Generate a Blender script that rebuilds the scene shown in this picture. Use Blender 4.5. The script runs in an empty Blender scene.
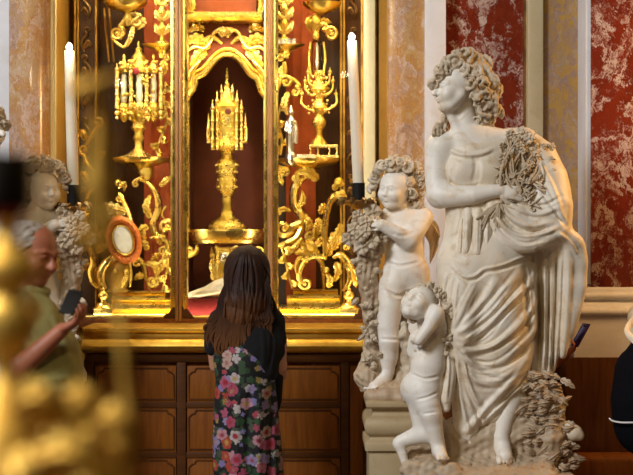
import bpy, bmesh, math, random
import numpy as np
from mathutils import Vector, Matrix, Quaternion

sc = bpy.context.scene
COL = sc.collection
F, CX, CY, CZ = 1500.0, 316.5, 237.5, 1.65      # focal length in pixels, image centre, eye height
rnd = random.Random(7)


def W(u, v, Y):
    """A point of the place: where the sight line of photo pixel (u, v) reaches depth Y."""
    return np.array([(u - CX) / F * Y, Y, CZ - (v - CY) / F * Y])


# ------------------------------------------------------------------ objects
def thing(name, label, cat, loc=(0, 0, 0), group=None):
    o = bpy.data.objects.new(name, None)
    COL.objects.link(o)
    o.location = loc
    o.empty_display_size = 0.1
    tag(o, label, cat, group)
    return o


def tag(o, label=None, cat=None, group=None, kind=None):
    if label: o['label'] = label
    if cat: o['category'] = cat
    if group: o['group'] = group
    if kind: o['kind'] = kind
    return o


def origin_of(parent):
    p = np.zeros(3)
    while parent is not None:
        p += np.array(parent.location)
        parent = parent.parent
    return p


def link_mesh(name, verts, faces, mat, parent=None, smooth=True, origin=None):
    """One mesh object from world-space vertices; faces is a list of tuples or an (n,4) array."""
    verts = np.asarray(verts, dtype=np.float64)
    if parent is not None:
        base = origin_of(parent)
    elif origin is not None:
        base = np.asarray(origin, dtype=np.float64)
    else:
        base = np.zeros(3)
    me = bpy.data.meshes.new(name)
    if isinstance(faces, np.ndarray):
        n = len(faces)
        me.vertices.add(len(verts))
        me.vertices.foreach_set('co', (verts - base).astype(np.float32).ravel())
        me.loops.add(n * 4)
        me.loops.foreach_set('vertex_index', faces.astype(np.int32).ravel())
        me.polygons.add(n)
        me.polygons.foreach_set('loop_start', np.arange(0, n * 4, 4, dtype=np.int32))
        me.update(calc_edges=True)
        me.validate()
    else:
        me.from_pydata((verts - base).tolist(), [], faces)
        me.update()
    me.polygons.foreach_set('use_smooth', [bool(smooth)] * len(me.polygons))
    me.materials.append(mat)
    o = bpy.data.objects.new(name, me)
    COL.objects.link(o)
    if parent is not None:
        o.parent = parent
    elif origin is not None:
        o.location = base
    return o


# ------------------------------------------------------------------ paths
def cat_rom(pts, n=8):
    pts = np.asarray(pts, dtype=float)
    if len(pts) < 3:
        t = np.linspace(0, 1, n + 1)[:, None]
        return pts[0] * (1 - t) + pts[-1] * t
    P = np.vstack([2 * pts[0] - pts[1], pts, 2 * pts[-1] - pts[-2]])
    out = []
    for i in range(1, len(P) - 2):
        for t in np.linspace(0, 1, n, endpoint=False):
            a, b, c, d = P[i - 1], P[i], P[i + 1], P[i + 2]
            out.append(0.5 * ((2 * b) + (c - a) * t + (2 * a - 5 * b + 4 * c - d) * t * t + (3 * b - a - 3 * c + d) * t ** 3))
    out.append(P[-2])
    return np.array(out)


def spiral(cu, cv, r0, r1, a0, a1, n=26):
    """Spiral in photo pixels from radius r0 at angle a0 to r1 at a1 (degrees, 0 = +u, 90 = down)."""
    t = np.linspace(0, 1, n)
    a = np.radians(a0 + (a1 - a0) * t)
    r = r0 + (r1 - r0) * t
    return np.stack([cu + r * np.cos(a), cv + r * np.sin(a)], 1)


# ------------------------------------------------------------------ mesh builder
class G:
    def __init__(s):
        s.v, s.f = [], []

    def add(s, verts, faces):
        b = len(s.v)
        s.v.extend([tuple(map(float, p)) for p in verts])
        s.f.extend([tuple(b + i for i in f) for f in faces])

    def tube(s, path, rad, seg=8, flat=1.0, up=(0, -1, 0)):
        """Swept tube; flat scales the section along the direction of `up`."""
        path = np.asarray(path, float)
        n = len(path)
        rad = np.interp(np.linspace(0, 1, n), np.linspace(0, 1, len(np.atleast_1d(rad))), np.atleast_1d(rad))
        tan = np.gradient(path, axis=0)
        tan /= np.linalg.norm(tan, axis=1)[:, None] + 1e-12
        up = np.asarray(up, float)
        vs = []
        for i in range(n):
            t = tan[i]
            b = np.cross(t, up)
            if np.linalg.norm(b) < 1e-3:
                b = np.cross(t, np.array([1.0, 0.13, 0.2]))
            b /= np.linalg.norm(b)
            nn = np.cross(b, t)
            for k in range(seg):
                a = 2 * math.pi * k / seg
                vs.append(path[i] + rad[i] * (math.cos(a) * b + flat * math.sin(a) * nn))
        fs = []
        for i in range(n - 1):
            for k in range(seg):
                k2 = (k + 1) % seg
                fs.append((i * seg + k, i * seg + k2, (i + 1) * seg + k2, (i + 1) * seg + k))
        fs.append(tuple(range(seg - 1, -1, -1)))
        fs.append(tuple((n - 1) * seg + k for k in range(seg)))
        s.add(vs, fs)

    def ptube(s, pts, rad, Y, seg=8, flat=1.0, n=8, smooth=True):
        """Tube through photo pixels at depth Y; pts (u,v[,w]) with w in pixels towards the viewer, radii in pixels."""
        pts = [(p[0], p[1], p[2] if len(p) > 2 else 0.0) for p in pts]
        pp = cat_rom(pts, n) if smooth and len(pts) > 2 else np.asarray(pts, float)
        q = Y / F
        path = [W(p[0], p[1], Y - p[2] * q) for p in pp]
        s.tube(path, np.atleast_1d(np.asarray(rad, float)) * q, seg, flat)

    def lathe(s, base, prof, seg=24, sx=1.0, sy=1.0, a0=0.0, a1=360.0):
        """prof = [(radius, height above base)], metres."""
        full = abs(a1 - a0) > 359.9
        m = seg if full else seg + 1
        vs, fs = [], []
        for (r, z) in prof:
            for k in range(m):
                a = math.radians(a0 + (a1 - a0) * k / seg)
                vs.append((base[0] + r * sx * math.cos(a), base[1] + r * sy * math.sin(a), base[2] + z))
        for i in range(len(prof) - 1):
            for k in range(seg):
                k2 = (k + 1) % m if full else k + 1
                fs.append((i * m + k, i * m + k2, (i + 1) * m + k2, (i + 1) * m + k))
        fs.append(tuple(range(m - 1, -1, -1)))
        fs.append(tuple((len(prof) - 1) * m + k for k in range(m)))
        s.add(vs, fs)

    def plathe(s, u, Y, prof, seg=24, sy=1.0, n=0):
        """Lathe from photo pixels: prof = [(radius px, v)], from the bottom upwards."""
        q = Y / F
        if n:
            prof = [tuple(p) for p in cat_rom(prof, n)]
        b = W(u, CY, Y)
        s.lathe((b[0], b[1], 0), [(max(r, 0.02) * q, W(0, v, Y)[2]) for r, v in prof], seg, 1.0, sy)

    def box(s, lo, hi):
        x0, y0, z0 = lo; x1, y1, z1 = hi
        v = [(x0, y0, z0), (x1, y0, z0), (x1, y1, z0), (x0, y1, z0), (x0, y0, z1), (x1, y0, z1), (x1, y1, z1), (x0, y1, z1)]
        s.add(v, [(0, 3, 2, 1), (4, 5, 6, 7), (0, 1, 5, 4), (1, 2, 6, 5), (2, 3, 7, 6), (3, 0, 4, 7)])

    def pbox(s, u0, v0, u1, v1, Y, depth):
        """Box whose front face covers the pixels (u0,v0)-(u1,v1) at depth Y, going back by depth."""
        a, b = W(u0, v1, Y), W(u1, v0, Y)
        s.box((a[0], Y, a[2]), (b[0], Y + depth, b[2]))

    def ball(s, c, r, seg=12, sx=1, sy=1, sz=1):
        n = max(6, seg // 2)
        prof = [(max(1e-4, r * math.sin(math.pi * i / n)), -r * sz * math.cos(math.pi * i / n)) for i in range(n + 1)]
        s.lathe(c, prof, seg, sx, sy)

    def pball(s, u, v, r, Y, w=0, **k):
        q = Y / F
        s.ball(W(u, v, Y - w * q), r * q, **k)

    def extrude(s, poly, Y, depth):
        """Outline in photo pixels at depth Y given a real thickness."""
        n = len(poly)
        a = [W(p[0], p[1], Y) for p in poly]
        vs = a + [p + np.array([0, depth, 0]) for p in a]
        fs = [tuple(range(n - 1, -1, -1)), tuple(range(n, 2 * n))]
        for i in range(n):
            j = (i + 1) % n
            fs.append((i, j, n + j, n + i))
        s.add(vs, fs)

    def moulding(s, prof, x0, x1, yb):
        """Run of a section along x: prof = [(y, z)] from bottom to top, closed at the back plane yb."""
        p = [(yb, prof[0][1])] + list(prof) + [(yb, prof[-1][1])]
        n = len(p)
        vs = [(x0, y, z) for y, z in p] + [(x1, y, z) for y, z in p]
        fs = [(i, (i + 1) % n, n + (i + 1) % n, n + i) for i in range(n)]
        fs += [tuple(range(n - 1, -1, -1)), tuple(range(n, 2 * n))]
        s.add(vs, fs)

    def leaf(s, pts, width, Y, lobes=5, curl=0.25, thick=0.12, n=26, m=8):
        """Acanthus leaf along a pixel path: lobed edge, raised midrib, cupped, with thickness."""
        pts = [(p[0], p[1], p[2] if len(p) > 2 else 0.0) for p in pts]
        pp = cat_rom(pts, max(3, n // max(1, len(pts) - 1)))
        q = Y / F
        path = np.array([W(p[0], p[1], Y - p[2] * q) for p in pp])
        N = len(path)
        tan = np.gradient(path, axis=0)
        tan /= np.linalg.norm(tan, axis=1)[:, None] + 1e-12
        top, bot = [], []
        for i in range(N):
            t = i / (N - 1)
            env = math.sin(math.pi * min(1, 0.12 + 0.9 * t)) ** 0.6
            lob = 0.62 + 0.38 * abs(math.sin(math.pi * lobes * t))
            wd = width * q * env * lob
            b = np.cross(tan[i], np.array([0, -1.0, 0]))
            b /= np.linalg.norm(b) + 1e-9
            nn = np.cross(b, tan[i])
            if nn[1] > 0: nn = -nn
            for j in range(m + 1):
                x = 2 * j / m - 1
                hgt = -curl * wd * x * x + 0.22 * width * q * math.exp(-(x * 5) ** 2) + 0.05 * width * q * math.cos(x * 12)
                p = path[i] + b * wd * x + nn * hgt
                top.append(p)
                bot.append(p - nn * thick * width * q)
        k = len(top)
        fs = []
        for i in range(N - 1):
            for j in range(m):
                a, b2, c, d = i * (m + 1) + j, i * (m + 1) + j + 1, (i + 1) * (m + 1) + j + 1, (i + 1) * (m + 1) + j
                fs.append((a, b2, c, d)); fs.append((k + a, k + d, k + c, k + b2))
        edge = [i * (m + 1) for i in range(N)] + [(N - 1) * (m + 1) + j for j in range(1, m + 1)] + [i * (m + 1) + m for i in range(N - 2, -1, -1)] + [j for j in range(m - 1, 0, -1)]
        for i in range(len(edge)):
            a, b2 = edge[i], edge[(i + 1) % len(edge)]
            fs.append((a, k + a, k + b2, b2))
        s.add(top + bot, fs)

    def scroll(s, cu, cv, r, Y, a0=0, turns=1.5, rad=2.0, tail=None, flat=1.3, eye=True, end_rad=None):
        thick = rad * 1.5
        thin = min(rad, .40 * r / abs(turns))
        sp = spiral(cu, cv, r, r * 0.18, a0, a0 + 360 * turns, 40)
        rs = np.interp(np.linspace(0, 1, 40), [0, .12, 1], [thick if tail is not None else thin * 1.4, thin * 1.25, thin * .6])
        pts = sp
        if tail is not None:
            tl = cat_rom(list(tail) + [tuple(sp[0])], 8)
            pts = np.vstack([tl[:-1], sp])
            rs = np.concatenate([np.interp(np.linspace(0, 1, len(tl) - 1), [0, .35, 1], [end_rad or thick * .45, thick, thick]), rs])
        q = Y / F
        path = [W(p[0], p[1], Y) for p in pts]
        s.tube(path, rs * q, 8, flat)
        if eye:
            s.pball(cu, cv, r * 0.26, Y, w=thin * 0.5, seg=10)

    def build(s, name, mat, parent=None, smooth=True, bevel=0.0, angle=40):
        o = link_mesh(name, s.v, s.f, mat, parent, smooth) if parent is not None else link_mesh(name, s.v, s.f, mat, None, smooth, origin=np.mean(np.array(s.v), axis=0))
        bm = bmesh.new(); bm.from_mesh(o.data)
        bmesh.ops.recalc_face_normals(bm, faces=bm.faces)
        if bevel:
            es = [e for e in bm.edges if len(e.link_faces) == 2 and e.calc_face_angle(0) > 0.5]
            bmesh.ops.bevel(bm, geom=es, offset=bevel, segments=2, affect='EDGES', profile=0.6, clamp_overlap=True)
        for e in bm.edges:
            if len(e.link_faces) == 2 and e.calc_face_angle(0) > math.radians(angle):
                e.smooth = False
        bm.to_mesh(o.data); bm.free()
        return o


# ------------------------------------------------------------------ sculpting with distance fields
def surface_nets(f, lo, h):
    ins = f < 0
    nx, ny, nz = f.shape
    c = [ins[i:nx - 1 + i, j:ny - 1 + j, k:nz - 1 + k] for i in (0, 1) for j in (0, 1) for k in (0, 1)]
    anyi = np.logical_or.reduce(c); alli = np.logical_and.reduce(c)
    act = anyi & ~alli
    ijk = np.argwhere(act)
    idx = np.full(act.shape, -1, np.int64)
    idx[act] = np.arange(len(ijk))
    acc = np.zeros((len(ijk), 3)); cnt = np.zeros(len(ijk))
    cr = [(a, b, d) for a in (0, 1) for b in (0, 1) for d in (0, 1)]
    val = {q: f[ijk[:, 0] + q[0], ijk[:, 1] + q[1], ijk[:, 2] + q[2]] for q in cr}
    for q in cr:
        for ax in range(3):
            if q[ax] == 0:
                r = list(q); r[ax] = 1; r = tuple(r)
                a, b = val[q], val[r]
                m = (a < 0) != (b < 0)
                t = np.where(m, a / np.where(np.abs(a - b) < 1e-12, 1, a - b), 0)
                p = np.array(q, float)[None, :].repeat(len(ijk), 0)
                p[:, ax] += t
                acc[m] += p[m]; cnt[m] += 1
    verts = (ijk + acc / np.maximum(cnt, 1)[:, None]) * h + lo
    faces = []
    for ax in range(3):
        o1, o2 = [(1, 2), (2, 0), (0, 1)][ax]
        sl0 = [slice(None)] * 3; sl1 = [slice(None)] * 3
        sl0[ax] = slice(0, -1); sl1[ax] = slice(1, None)
        a, b = ins[tuple(sl0)], ins[tuple(sl1)]
        for flip, m in ((False, a & ~b), (True, ~a & b)):
            e = np.argwhere(m)
            ok = (e[:, o1] > 0) & (e[:, o2] > 0) & (e[:, o1] < f.shape[o1] - 1) & (e[:, o2] < f.shape[o2] - 1)
            e = e[ok]
            qd = []
            for d1, d2 in ((0, 0), (1, 0), (1, 1), (0, 1)):
                k = e.copy(); k[:, o1] -= 1 - d1; k[:, o2] -= 1 - d2
                qd.append(idx[k[:, 0], k[:, 1], k[:, 2]])
            qd = np.stack(qd, 1)
            if flip: qd = qd[:, ::-1]
            faces.append(qd)
    faces = np.vstack(faces)
    return verts, faces[(faces >= 0).all(1)]


def drop_crumbs(v, q, least=0.04):
    """Keeps only the pieces of a carved surface that hold a real share of it."""
    p = np.arange(len(v))
    for _ in range(400):
        old = p.copy(); m = p[q].min(1)
        for i in range(4): np.minimum.at(p, q[:, i], m)
        p = p[p]
        if (p == old).all(): break
    u, c = np.unique(p, return_counts=True)
    keep = np.isin(p, u[c >= least * c.max()])
    new = np.cumsum(keep) - 1
    return v[keep], new[q[keep[q[:, 0]]]]


class S:
    """A figure carved from smoothly joined volumes; positions in photo pixels (u, v) at depth Y0, w = pixels towards the viewer."""
    def __init__(s, Y0, mirror=None):
        s.Y0, s.q, s.ops, s.fold, s.noise, s.mirror = Y0, Y0 / F, [], [], [], mirror

    def P(s, u, v, w=0.0):
        return W(u, v, s.Y0 - w * s.q)

    def tube(s, pts, k=6, sub=False, n=0, flat=None):
        pts = [tuple(p) if len(p) == 4 else (p[0], p[1], 0.0, p[2]) for p in pts]
        if n and len(pts) > 2:
            pts = [tuple(p) for p in cat_rom(pts, n)]
        pw = np.array([s.P(*p[:3]) for p in pts])
        r = np.array([p[3] for p in pts]) * s.q
        s.ops.append(('t', pw, r, k * s.q, sub))

    def ball(s, u, v, w, r, k=6, sub=False):
        s.ops.append(('t', np.array([s.P(u, v, w)] * 2), np.array([r, r]) * s.q, k * s.q, sub))

    def ell(s, u, v, w, ru, rw, rv, roll=0, k=6, sub=False, yaw=0, pitch=0):
        R = (Matrix.Rotation(math.radians(yaw), 3, 'Z') @ Matrix.Rotation(math.radians(roll), 3, 'Y') @ Matrix.Rotation(math.radians(pitch), 3, 'X'))
        s.ops.append(('e', s.P(u, v, w), np.array([ru, rw, rv]) * s.q, k * s.q, sub, np.array(R)))

    # volumes in world space (metres)
    def wtube(s, pts, r, k, sub=False):
        s.ops.append(('t', np.asarray(pts, float), np.asarray(r, float), k, sub))

    def well(s, c, r, R, k, sub=False):
        s.ops.append(('e', np.asarray(c, float), np.asarray(r, float), k, sub, np.asarray(R)))

    def ridge(s, pts, width, amp, n=6):
        """A fold: raises the surface (amp > 0) or cuts a furrow (amp < 0) along a pixel path."""
        s.fold.append((cat_rom(np.asarray(pts, float), n), width, amp * s.q))

    def head(s, u, v, w, H, yaw=0, pitch=0, roll=0, child=False, ears=True, nose=1.0, k=1.0):
        """Head with a face; H = half its height in pixels; yaw > 0 turns to the photo's left, pitch > 0 looks up."""
        c = s.P(u, v, w); h = H * s.q
        R = np.array(Matrix.Rotation(math.radians(roll), 3, 'Y') @ Matrix.Rotation(math.radians(-yaw), 3, 'Z') @ Matrix.Rotation(math.radians(-pitch), 3, 'X'))
        def T(x, y, z): return c + R @ (np.array([x, -y, z]) * h)
        def E(p, r, kk, sub=False): s.well(T(*p), np.array(r) * h, R, kk * h * k, sub)
        def B(p, r, kk, sub=False): s.wtube([T(*p), T(*p)], [r * h] * 2, kk * h * k, sub)
        def TU(ps, r, kk, sub=False): s.wtube([T(*p) for p in ps], np.array(r) * h, kk * h * k, sub)
        if child:
            E((0, -0.1, 0.24), (0.82, 0.9, 0.78), 0.1); E((0, 0.2, -0.25), (0.66, 0.62, 0.7), 0.2)
        else:
            E((0, -0.12, 0.25), (0.74, 0.88, 0.75), 0.1); E((0, 0.22, -0.2), (0.58, 0.6, 0.78), 0.2)
        for sx in (-1, 1):
            TU([(sx * .52, 0, -.35), (sx * .3, .38, -.72), (0, .55, -.8)], [.2, .2, .19], .2)
            B((sx * .34, .56, -.28), .3 if child else .24, .22)
        TU([(0, .78, .1), (0, .98 if not child else .9, -.24)], [.08 * nose, .115 * nose], .1)
        for sx in (-1, 1):
            B((sx * .1, .83, -.27), .085, .05)
            TU([(sx * .09, .8, .17), (sx * .28, .76, .21), (sx * .47, .58, .16)], [.06, .07, .06], .12)
            B((sx * .28, .92, .03), .17, .14, True)
            E((sx * .28, .64, .03), (.17, .16, .12), .03)
            TU([(sx * .14, .77, .07), (sx * .28, .81, .11), (sx * .43, .69, .06)], [.03, .035, .03], .03)
            if ears: E((sx * (.8 if child else .72), -.05, -.05), (.09, .2, .26), .06)
        TU([(-.2, .73, -.47), (-.07, .83, -.43), (0, .82, -.45), (.07, .83, -.43), (.2, .73, -.47)], [.04, .06, .055, .06, .04], .06)
        TU([(-.17, .73, -.52), (0, .82, -.56), (.17, .73, -.52)], [.045, .075, .045], .06)
        TU([(-.2, .82, -.5), (0, .92, -.5), (.2, .82, -.5)], [.015, .02, .015], .03, True)
        return T

    def hand(s, wrist, d, n, L, curl=(30, 35, 25), k=0.004, thumb_side=1, spread=0.10):
        """Palm, four unequal fingers and a thumb; wrist in metres, d along the hand, n out of the palm side, L = hand length."""
        d = np.asarray(d, float); d /= np.linalg.norm(d)
        n = np.asarray(n, float); n -= d * n.dot(d); n /= np.linalg.norm(n)
        sd = np.cross(d, n) * thumb_side
        wrist = np.asarray(wrist, float)
        R = np.stack([sd, d, n], 1)
        s.well(wrist + d * L * .27, np.array([.21, .30, .115]) * L, R, k * 2)
        for i, (off, ln) in enumerate(((.155, .44), (.055, .49), (-.05, .46), (-.15, .36))):
            p = wrist + d * L * .46 + sd * off * L
            dd = d + sd * off * spread * 8
            dd /= np.linalg.norm(dd)
            pts, rr = [p - d * L * .08, p], [.062 * L, .06 * L]
            a = 0
            for j, (fr, cu) in enumerate(zip((.45, .31, .24), curl)):
                a += math.radians(cu)
                p = p + (dd * math.cos(a) + n * math.sin(a)) * ln * L * fr
                pts.append(p); rr.append((.053, .047, .04)[j] * L)
            s.wtube(pts, rr, k)
        p = wrist + d * L * .14 + sd * .14 * L
        pts = [p, p + (d * .6 + sd * .55 + n * .35) * L * .22, p + (d * 1.35 + sd * .75 + n * .75) * L * .22, p + (d * 2.1 + sd * .7 + n * 1.2) * L * .21]
        s.wtube(pts, np.array([.085, .07, .058, .045]) * L, k)

    def curls(s, clumps, seed=1, tight=2.0, k=2.0):
        """Carved locks: each clump (u,v,w,R) is a knob wound with a coil, seen from a random side."""
        r = random.Random(seed)
        for (u, v, w, R) in clumps:
            s.ball(u, v, w, R * .72, k)
            c = s.P(u, v, w); Rm = R * s.q
            ax = np.array([r.uniform(-.8, .8), -1.0, r.uniform(-.6, .8)]); ax /= np.linalg.norm(ax)
            e1 = np.cross(ax, [0, 0, 1.0]); e1 /= np.linalg.norm(e1); e2 = np.cross(ax, e1)
            for rep in range(2):
                n_ = 12; t = np.linspace(0, 1, n_); a = t * 2 * math.pi * r.uniform(.5, .95) * tight * .5 * r.choice((-1, 1)) + r.uniform(0, 6)
                ph = 1.7 - t * r.uniform(.9, 1.5)
                rad = Rm * r.uniform(.85, 1.12)
                pts = c + rad * (np.cos(ph)[:, None] * ax + np.sin(ph)[:, None] * (np.cos(a)[:, None] * e1 + np.sin(a)[:, None] * e2))
                s.wtube(pts, Rm * np.linspace(.34, .16, n_), Rm * .12)

    def field(s, h):
        lo, hi = np.full(3, 1e9), np.full(3, -1e9)
        for o in s.ops:
            if o[4]: continue
            if o[0] == 't':
                lo = np.minimum(lo, (o[1] - o[2][:, None]).min(0)); hi = np.maximum(hi, (o[1] + o[2][:, None]).max(0))
            else:
                m = np.abs(o[5]) @ o[2]
                lo = np.minimum(lo, o[1] - m); hi = np.maximum(hi, o[1] + m)
        pad = 4 * h + 0.02
        lo -= pad; hi += pad
        n = np.ceil((hi - lo) / h).astype(int) + 1
        ax = [lo[i] + np.arange(n[i]) * h for i in range(3)]
        f = np.full(n, 1.0, np.float32)
        for o in s.ops:
            kk = max(o[3], 1e-5)
            if o[0] == 't':
                blo, bhi = (o[1] - o[2][:, None]).min(0), (o[1] + o[2][:, None]).max(0)
            else:
                m = np.abs(o[5]) @ o[2]; blo, bhi = o[1] - m, o[1] + m
            mg = kk + 3 * h
            i0 = np.maximum(np.floor((blo - mg - lo) / h).astype(int), 0)
            i1 = np.minimum(np.ceil((bhi + mg - lo) / h).astype(int) + 1, n)
            if (i1 <= i0).any(): continue
            X = ax[0][i0[0]:i1[0], None, None]; Y = ax[1][None, i0[1]:i1[1], None]; Z = ax[2][None, None, i0[2]:i1[2]]
            if o[0] == 't':
                d = None
                for a, b, ra, rb in zip(o[1][:-1], o[1][1:], o[2][:-1], o[2][1:]):
                    ba = b - a; L2 = ba.dot(ba) + 1e-12
                    px, py, pz = X - a[0], Y - a[1], Z - a[2]
                    t = np.clip((px * ba[0] + py * ba[1] + pz * ba[2]) / L2, 0, 1)
                    dd = np.sqrt((px - t * ba[0]) ** 2 + (py - t * ba[1]) ** 2 + (pz - t * ba[2]) ** 2) - (ra + (rb - ra) * t)
                    d = dd if d is None else np.minimum(d, dd)
            else:
                px, py, pz = X - o[1][0], Y - o[1][1], Z - o[1][2]
                R = o[5]
                l = [R[0, i] * px + R[1, i] * py + R[2, i] * pz for i in range(3)]
                k0 = np.sqrt(sum((l[i] / o[2][i]) ** 2 for i in range(3)))
                k1 = np.sqrt(sum((l[i] / o[2][i] ** 2) ** 2 for i in range(3))) + 1e-9
                d = k0 * (k0 - 1) / k1
            sl = (slice(i0[0], i1[0]), slice(i0[1], i1[1]), slice(i0[2], i1[2]))
            g = f[sl]
            if o[4]:
                e = np.maximum(kk - np.abs(g + d), 0) / kk
                f[sl] = np.maximum(g, -d) + e * e * kk * .25
            else:
                e = np.maximum(kk - np.abs(g - d), 0) / kk
                f[sl] = np.minimum(g, d) - e * e * kk * .25
        if s.fold or s.noise:
            band = np.argwhere(np.abs(f) < 0.06)
            p = lo + band * h
            fv = f[band[:, 0], band[:, 1], band[:, 2]].astype(float)
            uu = CX + F * p[:, 0] / p[:, 1]; vv = CY - F * (p[:, 2] - CZ) / p[:, 1]
            for pl, wd, am in s.fold:
                lo2, hi2 = pl.min(0) - wd * 2.4, pl.max(0) + wd * 2.4
                m = np.where((uu > lo2[0]) & (uu < hi2[0]) & (vv > lo2[1]) & (vv < hi2[1]))[0]
                if not len(m): continue
                best = np.full(len(m), 1e9); tt = np.zeros(len(m)); nseg = len(pl) - 1
                for i in range(nseg):
                    a, b = pl[i], pl[i + 1]; ba = b - a; L2 = ba.dot(ba) + 1e-9
                    t = np.clip(((uu[m] - a[0]) * ba[0] + (vv[m] - a[1]) * ba[1]) / L2, 0, 1)
                    dd = np.hypot(uu[m] - a[0] - t * ba[0], vv[m] - a[1] - t * ba[1])
                    c = dd < best
                    best[c] = dd[c]; tt[c] = (i + t[c]) / nseg
                x = best / wd
                prof = np.exp(-x * x) - .35 * np.exp(-((x - 1.5) / .6) ** 2)
                fv[m] -= am * prof * np.clip(np.sin(np.pi * np.clip(tt, 0.03, .97)) * 2.2, 0, 1)
            for (fq, am, seed) in s.noise:
                r = np.random.RandomState(seed)
                acc = np.zeros(len(p))
                for i in range(7):
                    dr = r.normal(size=3); dr /= np.linalg.norm(dr)
                    acc += np.sin((p @ dr) * fq * 2 * math.pi * (0.6 + .8 * r.rand()) + r.rand() * 7)
                fv -= am * acc / 2.6
            f[band[:, 0], band[:, 1], band[:, 2]] = fv
        return f, lo

    def build(s, name, mat, parent=None, res=1.2, origin=None):
        h = res * s.q
        f, lo = s.field(h)
        v, q = surface_nets(f, lo, h)
        v, q = drop_crumbs(v, q)
        p0, p1, p2, p3 = (v[q[:, i]] for i in range(4))
        if np.einsum("ij,ij->i", p0, np.cross(p1, p2) + np.cross(p2, p3)).sum() < 0: q = q[:, ::-1]
        if s.mirror is not None:
            v[:, 0] = 2 * s.mirror - v[:, 0]; q = q[:, ::-1]
        return link_mesh(name, v, q, mat, parent, True, origin if parent is None else None)
# ------------------------------------------------------------------ materials
class NT:
    def __init__(s, name):
        s.m = bpy.data.materials.new(name); s.m.use_nodes = True
        s.n = s.m.node_tree.nodes; s.l = s.m.node_tree.links
        s.b = s.n['Principled BSDF']; s.out = s.n['Material Output']
        s.tc = s.n.new('ShaderNodeTexCoord')
    def new(s, t, **kw):
        n = s.n.new(t)
        for k, v in kw.items(): setattr(n, k, v)
        return n
    def set(s, **kw):
        for k, v in kw.items():
            s.b.inputs[k.replace('_', ' ')].default_value = v
        return s
    def coord(s, scale=(1, 1, 1), kind='Object', rot=(0, 0, 0)):
        mp = s.new('ShaderNodeMapping'); mp.inputs['Scale'].default_value = scale; mp.inputs['Rotation'].default_value = rot
        s.l.new(s.tc.outputs[kind], mp.inputs['Vector']); return mp.outputs[0]
    def noise(s, scale, detail=6, rough=.6, dist=0, vec=None):
        n = s.new('ShaderNodeTexNoise'); n.inputs['Scale'].default_value = scale; n.inputs['Detail'].default_value = detail
        n.inputs['Roughness'].default_value = rough; n.inputs['Distortion'].default_value = dist
        s.l.new(vec if vec is not None else s.tc.outputs['Object'], n.inputs['Vector']); return n
    def ramp(s, fac, stops, interp='LINEAR'):
        r = s.new('ShaderNodeValToRGB'); r.color_ramp.interpolation = interp
        while len(r.color_ramp.elements) < len(stops): r.color_ramp.elements.new(0.5)
        for e, (p, c) in zip(r.color_ramp.elements, stops):
            e.position = p; e.color = (c[0], c[1], c[2], 1) if not isinstance(c, (int, float)) else (c, c, c, 1)
        s.l.new(fac, r.inputs[0]); return r.outputs[0]
    def mix(s, fac, a, b, mode='MIX'):
        m = s.new('ShaderNodeMix', data_type='RGBA', blend_type=mode)
        for sock, v in ((m.inputs[0], fac), (m.inputs[6], a), (m.inputs[7], b)):
            if isinstance(v, (int, float)): sock.default_value = v
            elif isinstance(v, tuple): sock.default_value = (*v[:3], 1)
            else: s.l.new(v, sock)
        return m.outputs[2]
    def math(s, op, a, b=0.0):
        m = s.new('ShaderNodeMath', operation=op)
        for sock, v in ((m.inputs[0], a), (m.inputs[1], b)):
            if isinstance(v, (int, float)): sock.default_value = v
            else: s.l.new(v, sock)
        return m.outputs[0]
    def bump(s, h, strength=.3, dist=.01):
        b = s.new('ShaderNodeBump'); b.inputs['Strength'].default_value = strength; b.inputs['Distance'].default_value = dist
        s.l.new(h, b.inputs['Height']); s.l.new(b.outputs[0], s.b.inputs['Normal'])
    def col(s, c): s.l.new(c, s.b.inputs['Base Color']); return s


def plain(name, c, rough=.5, metal=0.0, var=.12, scale=20, bump=0.0, **kw):
    m = NT(name); n = m.noise(scale)
    m.col(m.ramp(n.outputs[0], [(.3, tuple(x * (1 - var) for x in c)), (.7, tuple(min(1, x * (1 + var)) for x in c))]))
    m.set(Roughness=rough, Metallic=metal, **kw)
    if bump: m.bump(n.outputs[0], bump, .004)
    return m.m


def gold_mat(name, a=(1.0, .70, .20), b=(.80, .46, .08), rough=.3, carve=.9, scale=80):
    m = NT(name); n = m.noise(scale, 4, .6, .6); n2 = m.noise(9, 4)
    m.col(m.ramp(n2.outputs[0], [(.35, b), (.62, a)])); m.set(Metallic=1.0)
    m.l.new(m.ramp(n2.outputs[0], [(.3, rough + .14), (.7, rough - .06)]), m.b.inputs['Roughness'])
    if carve: m.bump(n.outputs[0], carve, .008)
    return m.m


def marble_white(name, a, b, rough=.45, grime=(.42, .33, .22), amount=.5):
    m = NT(name); n = m.noise(3.2, 8, .62, .8); n2 = m.noise(22, 8, .7, .3); n3 = m.noise(7.5, 6, .65, 1.2)
    c = m.mix(m.ramp(n.outputs[0], [(.35, 0.0), (.68, 1.0)]), a, b)
    g = m.math('MULTIPLY', m.ramp(n3.outputs[0], [(.52, 0.0), (.74, 1.0)]), amount)
    m.col(m.mix(g, c, grime)); m.set(Roughness=rough)
    m.b.inputs['Subsurface Weight'].default_value = .06
    m.b.inputs['Subsurface Radius'].default_value = (.012, .009, .006)
    m.bump(n2.outputs[0], .18, .004)
    return m.m


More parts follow.
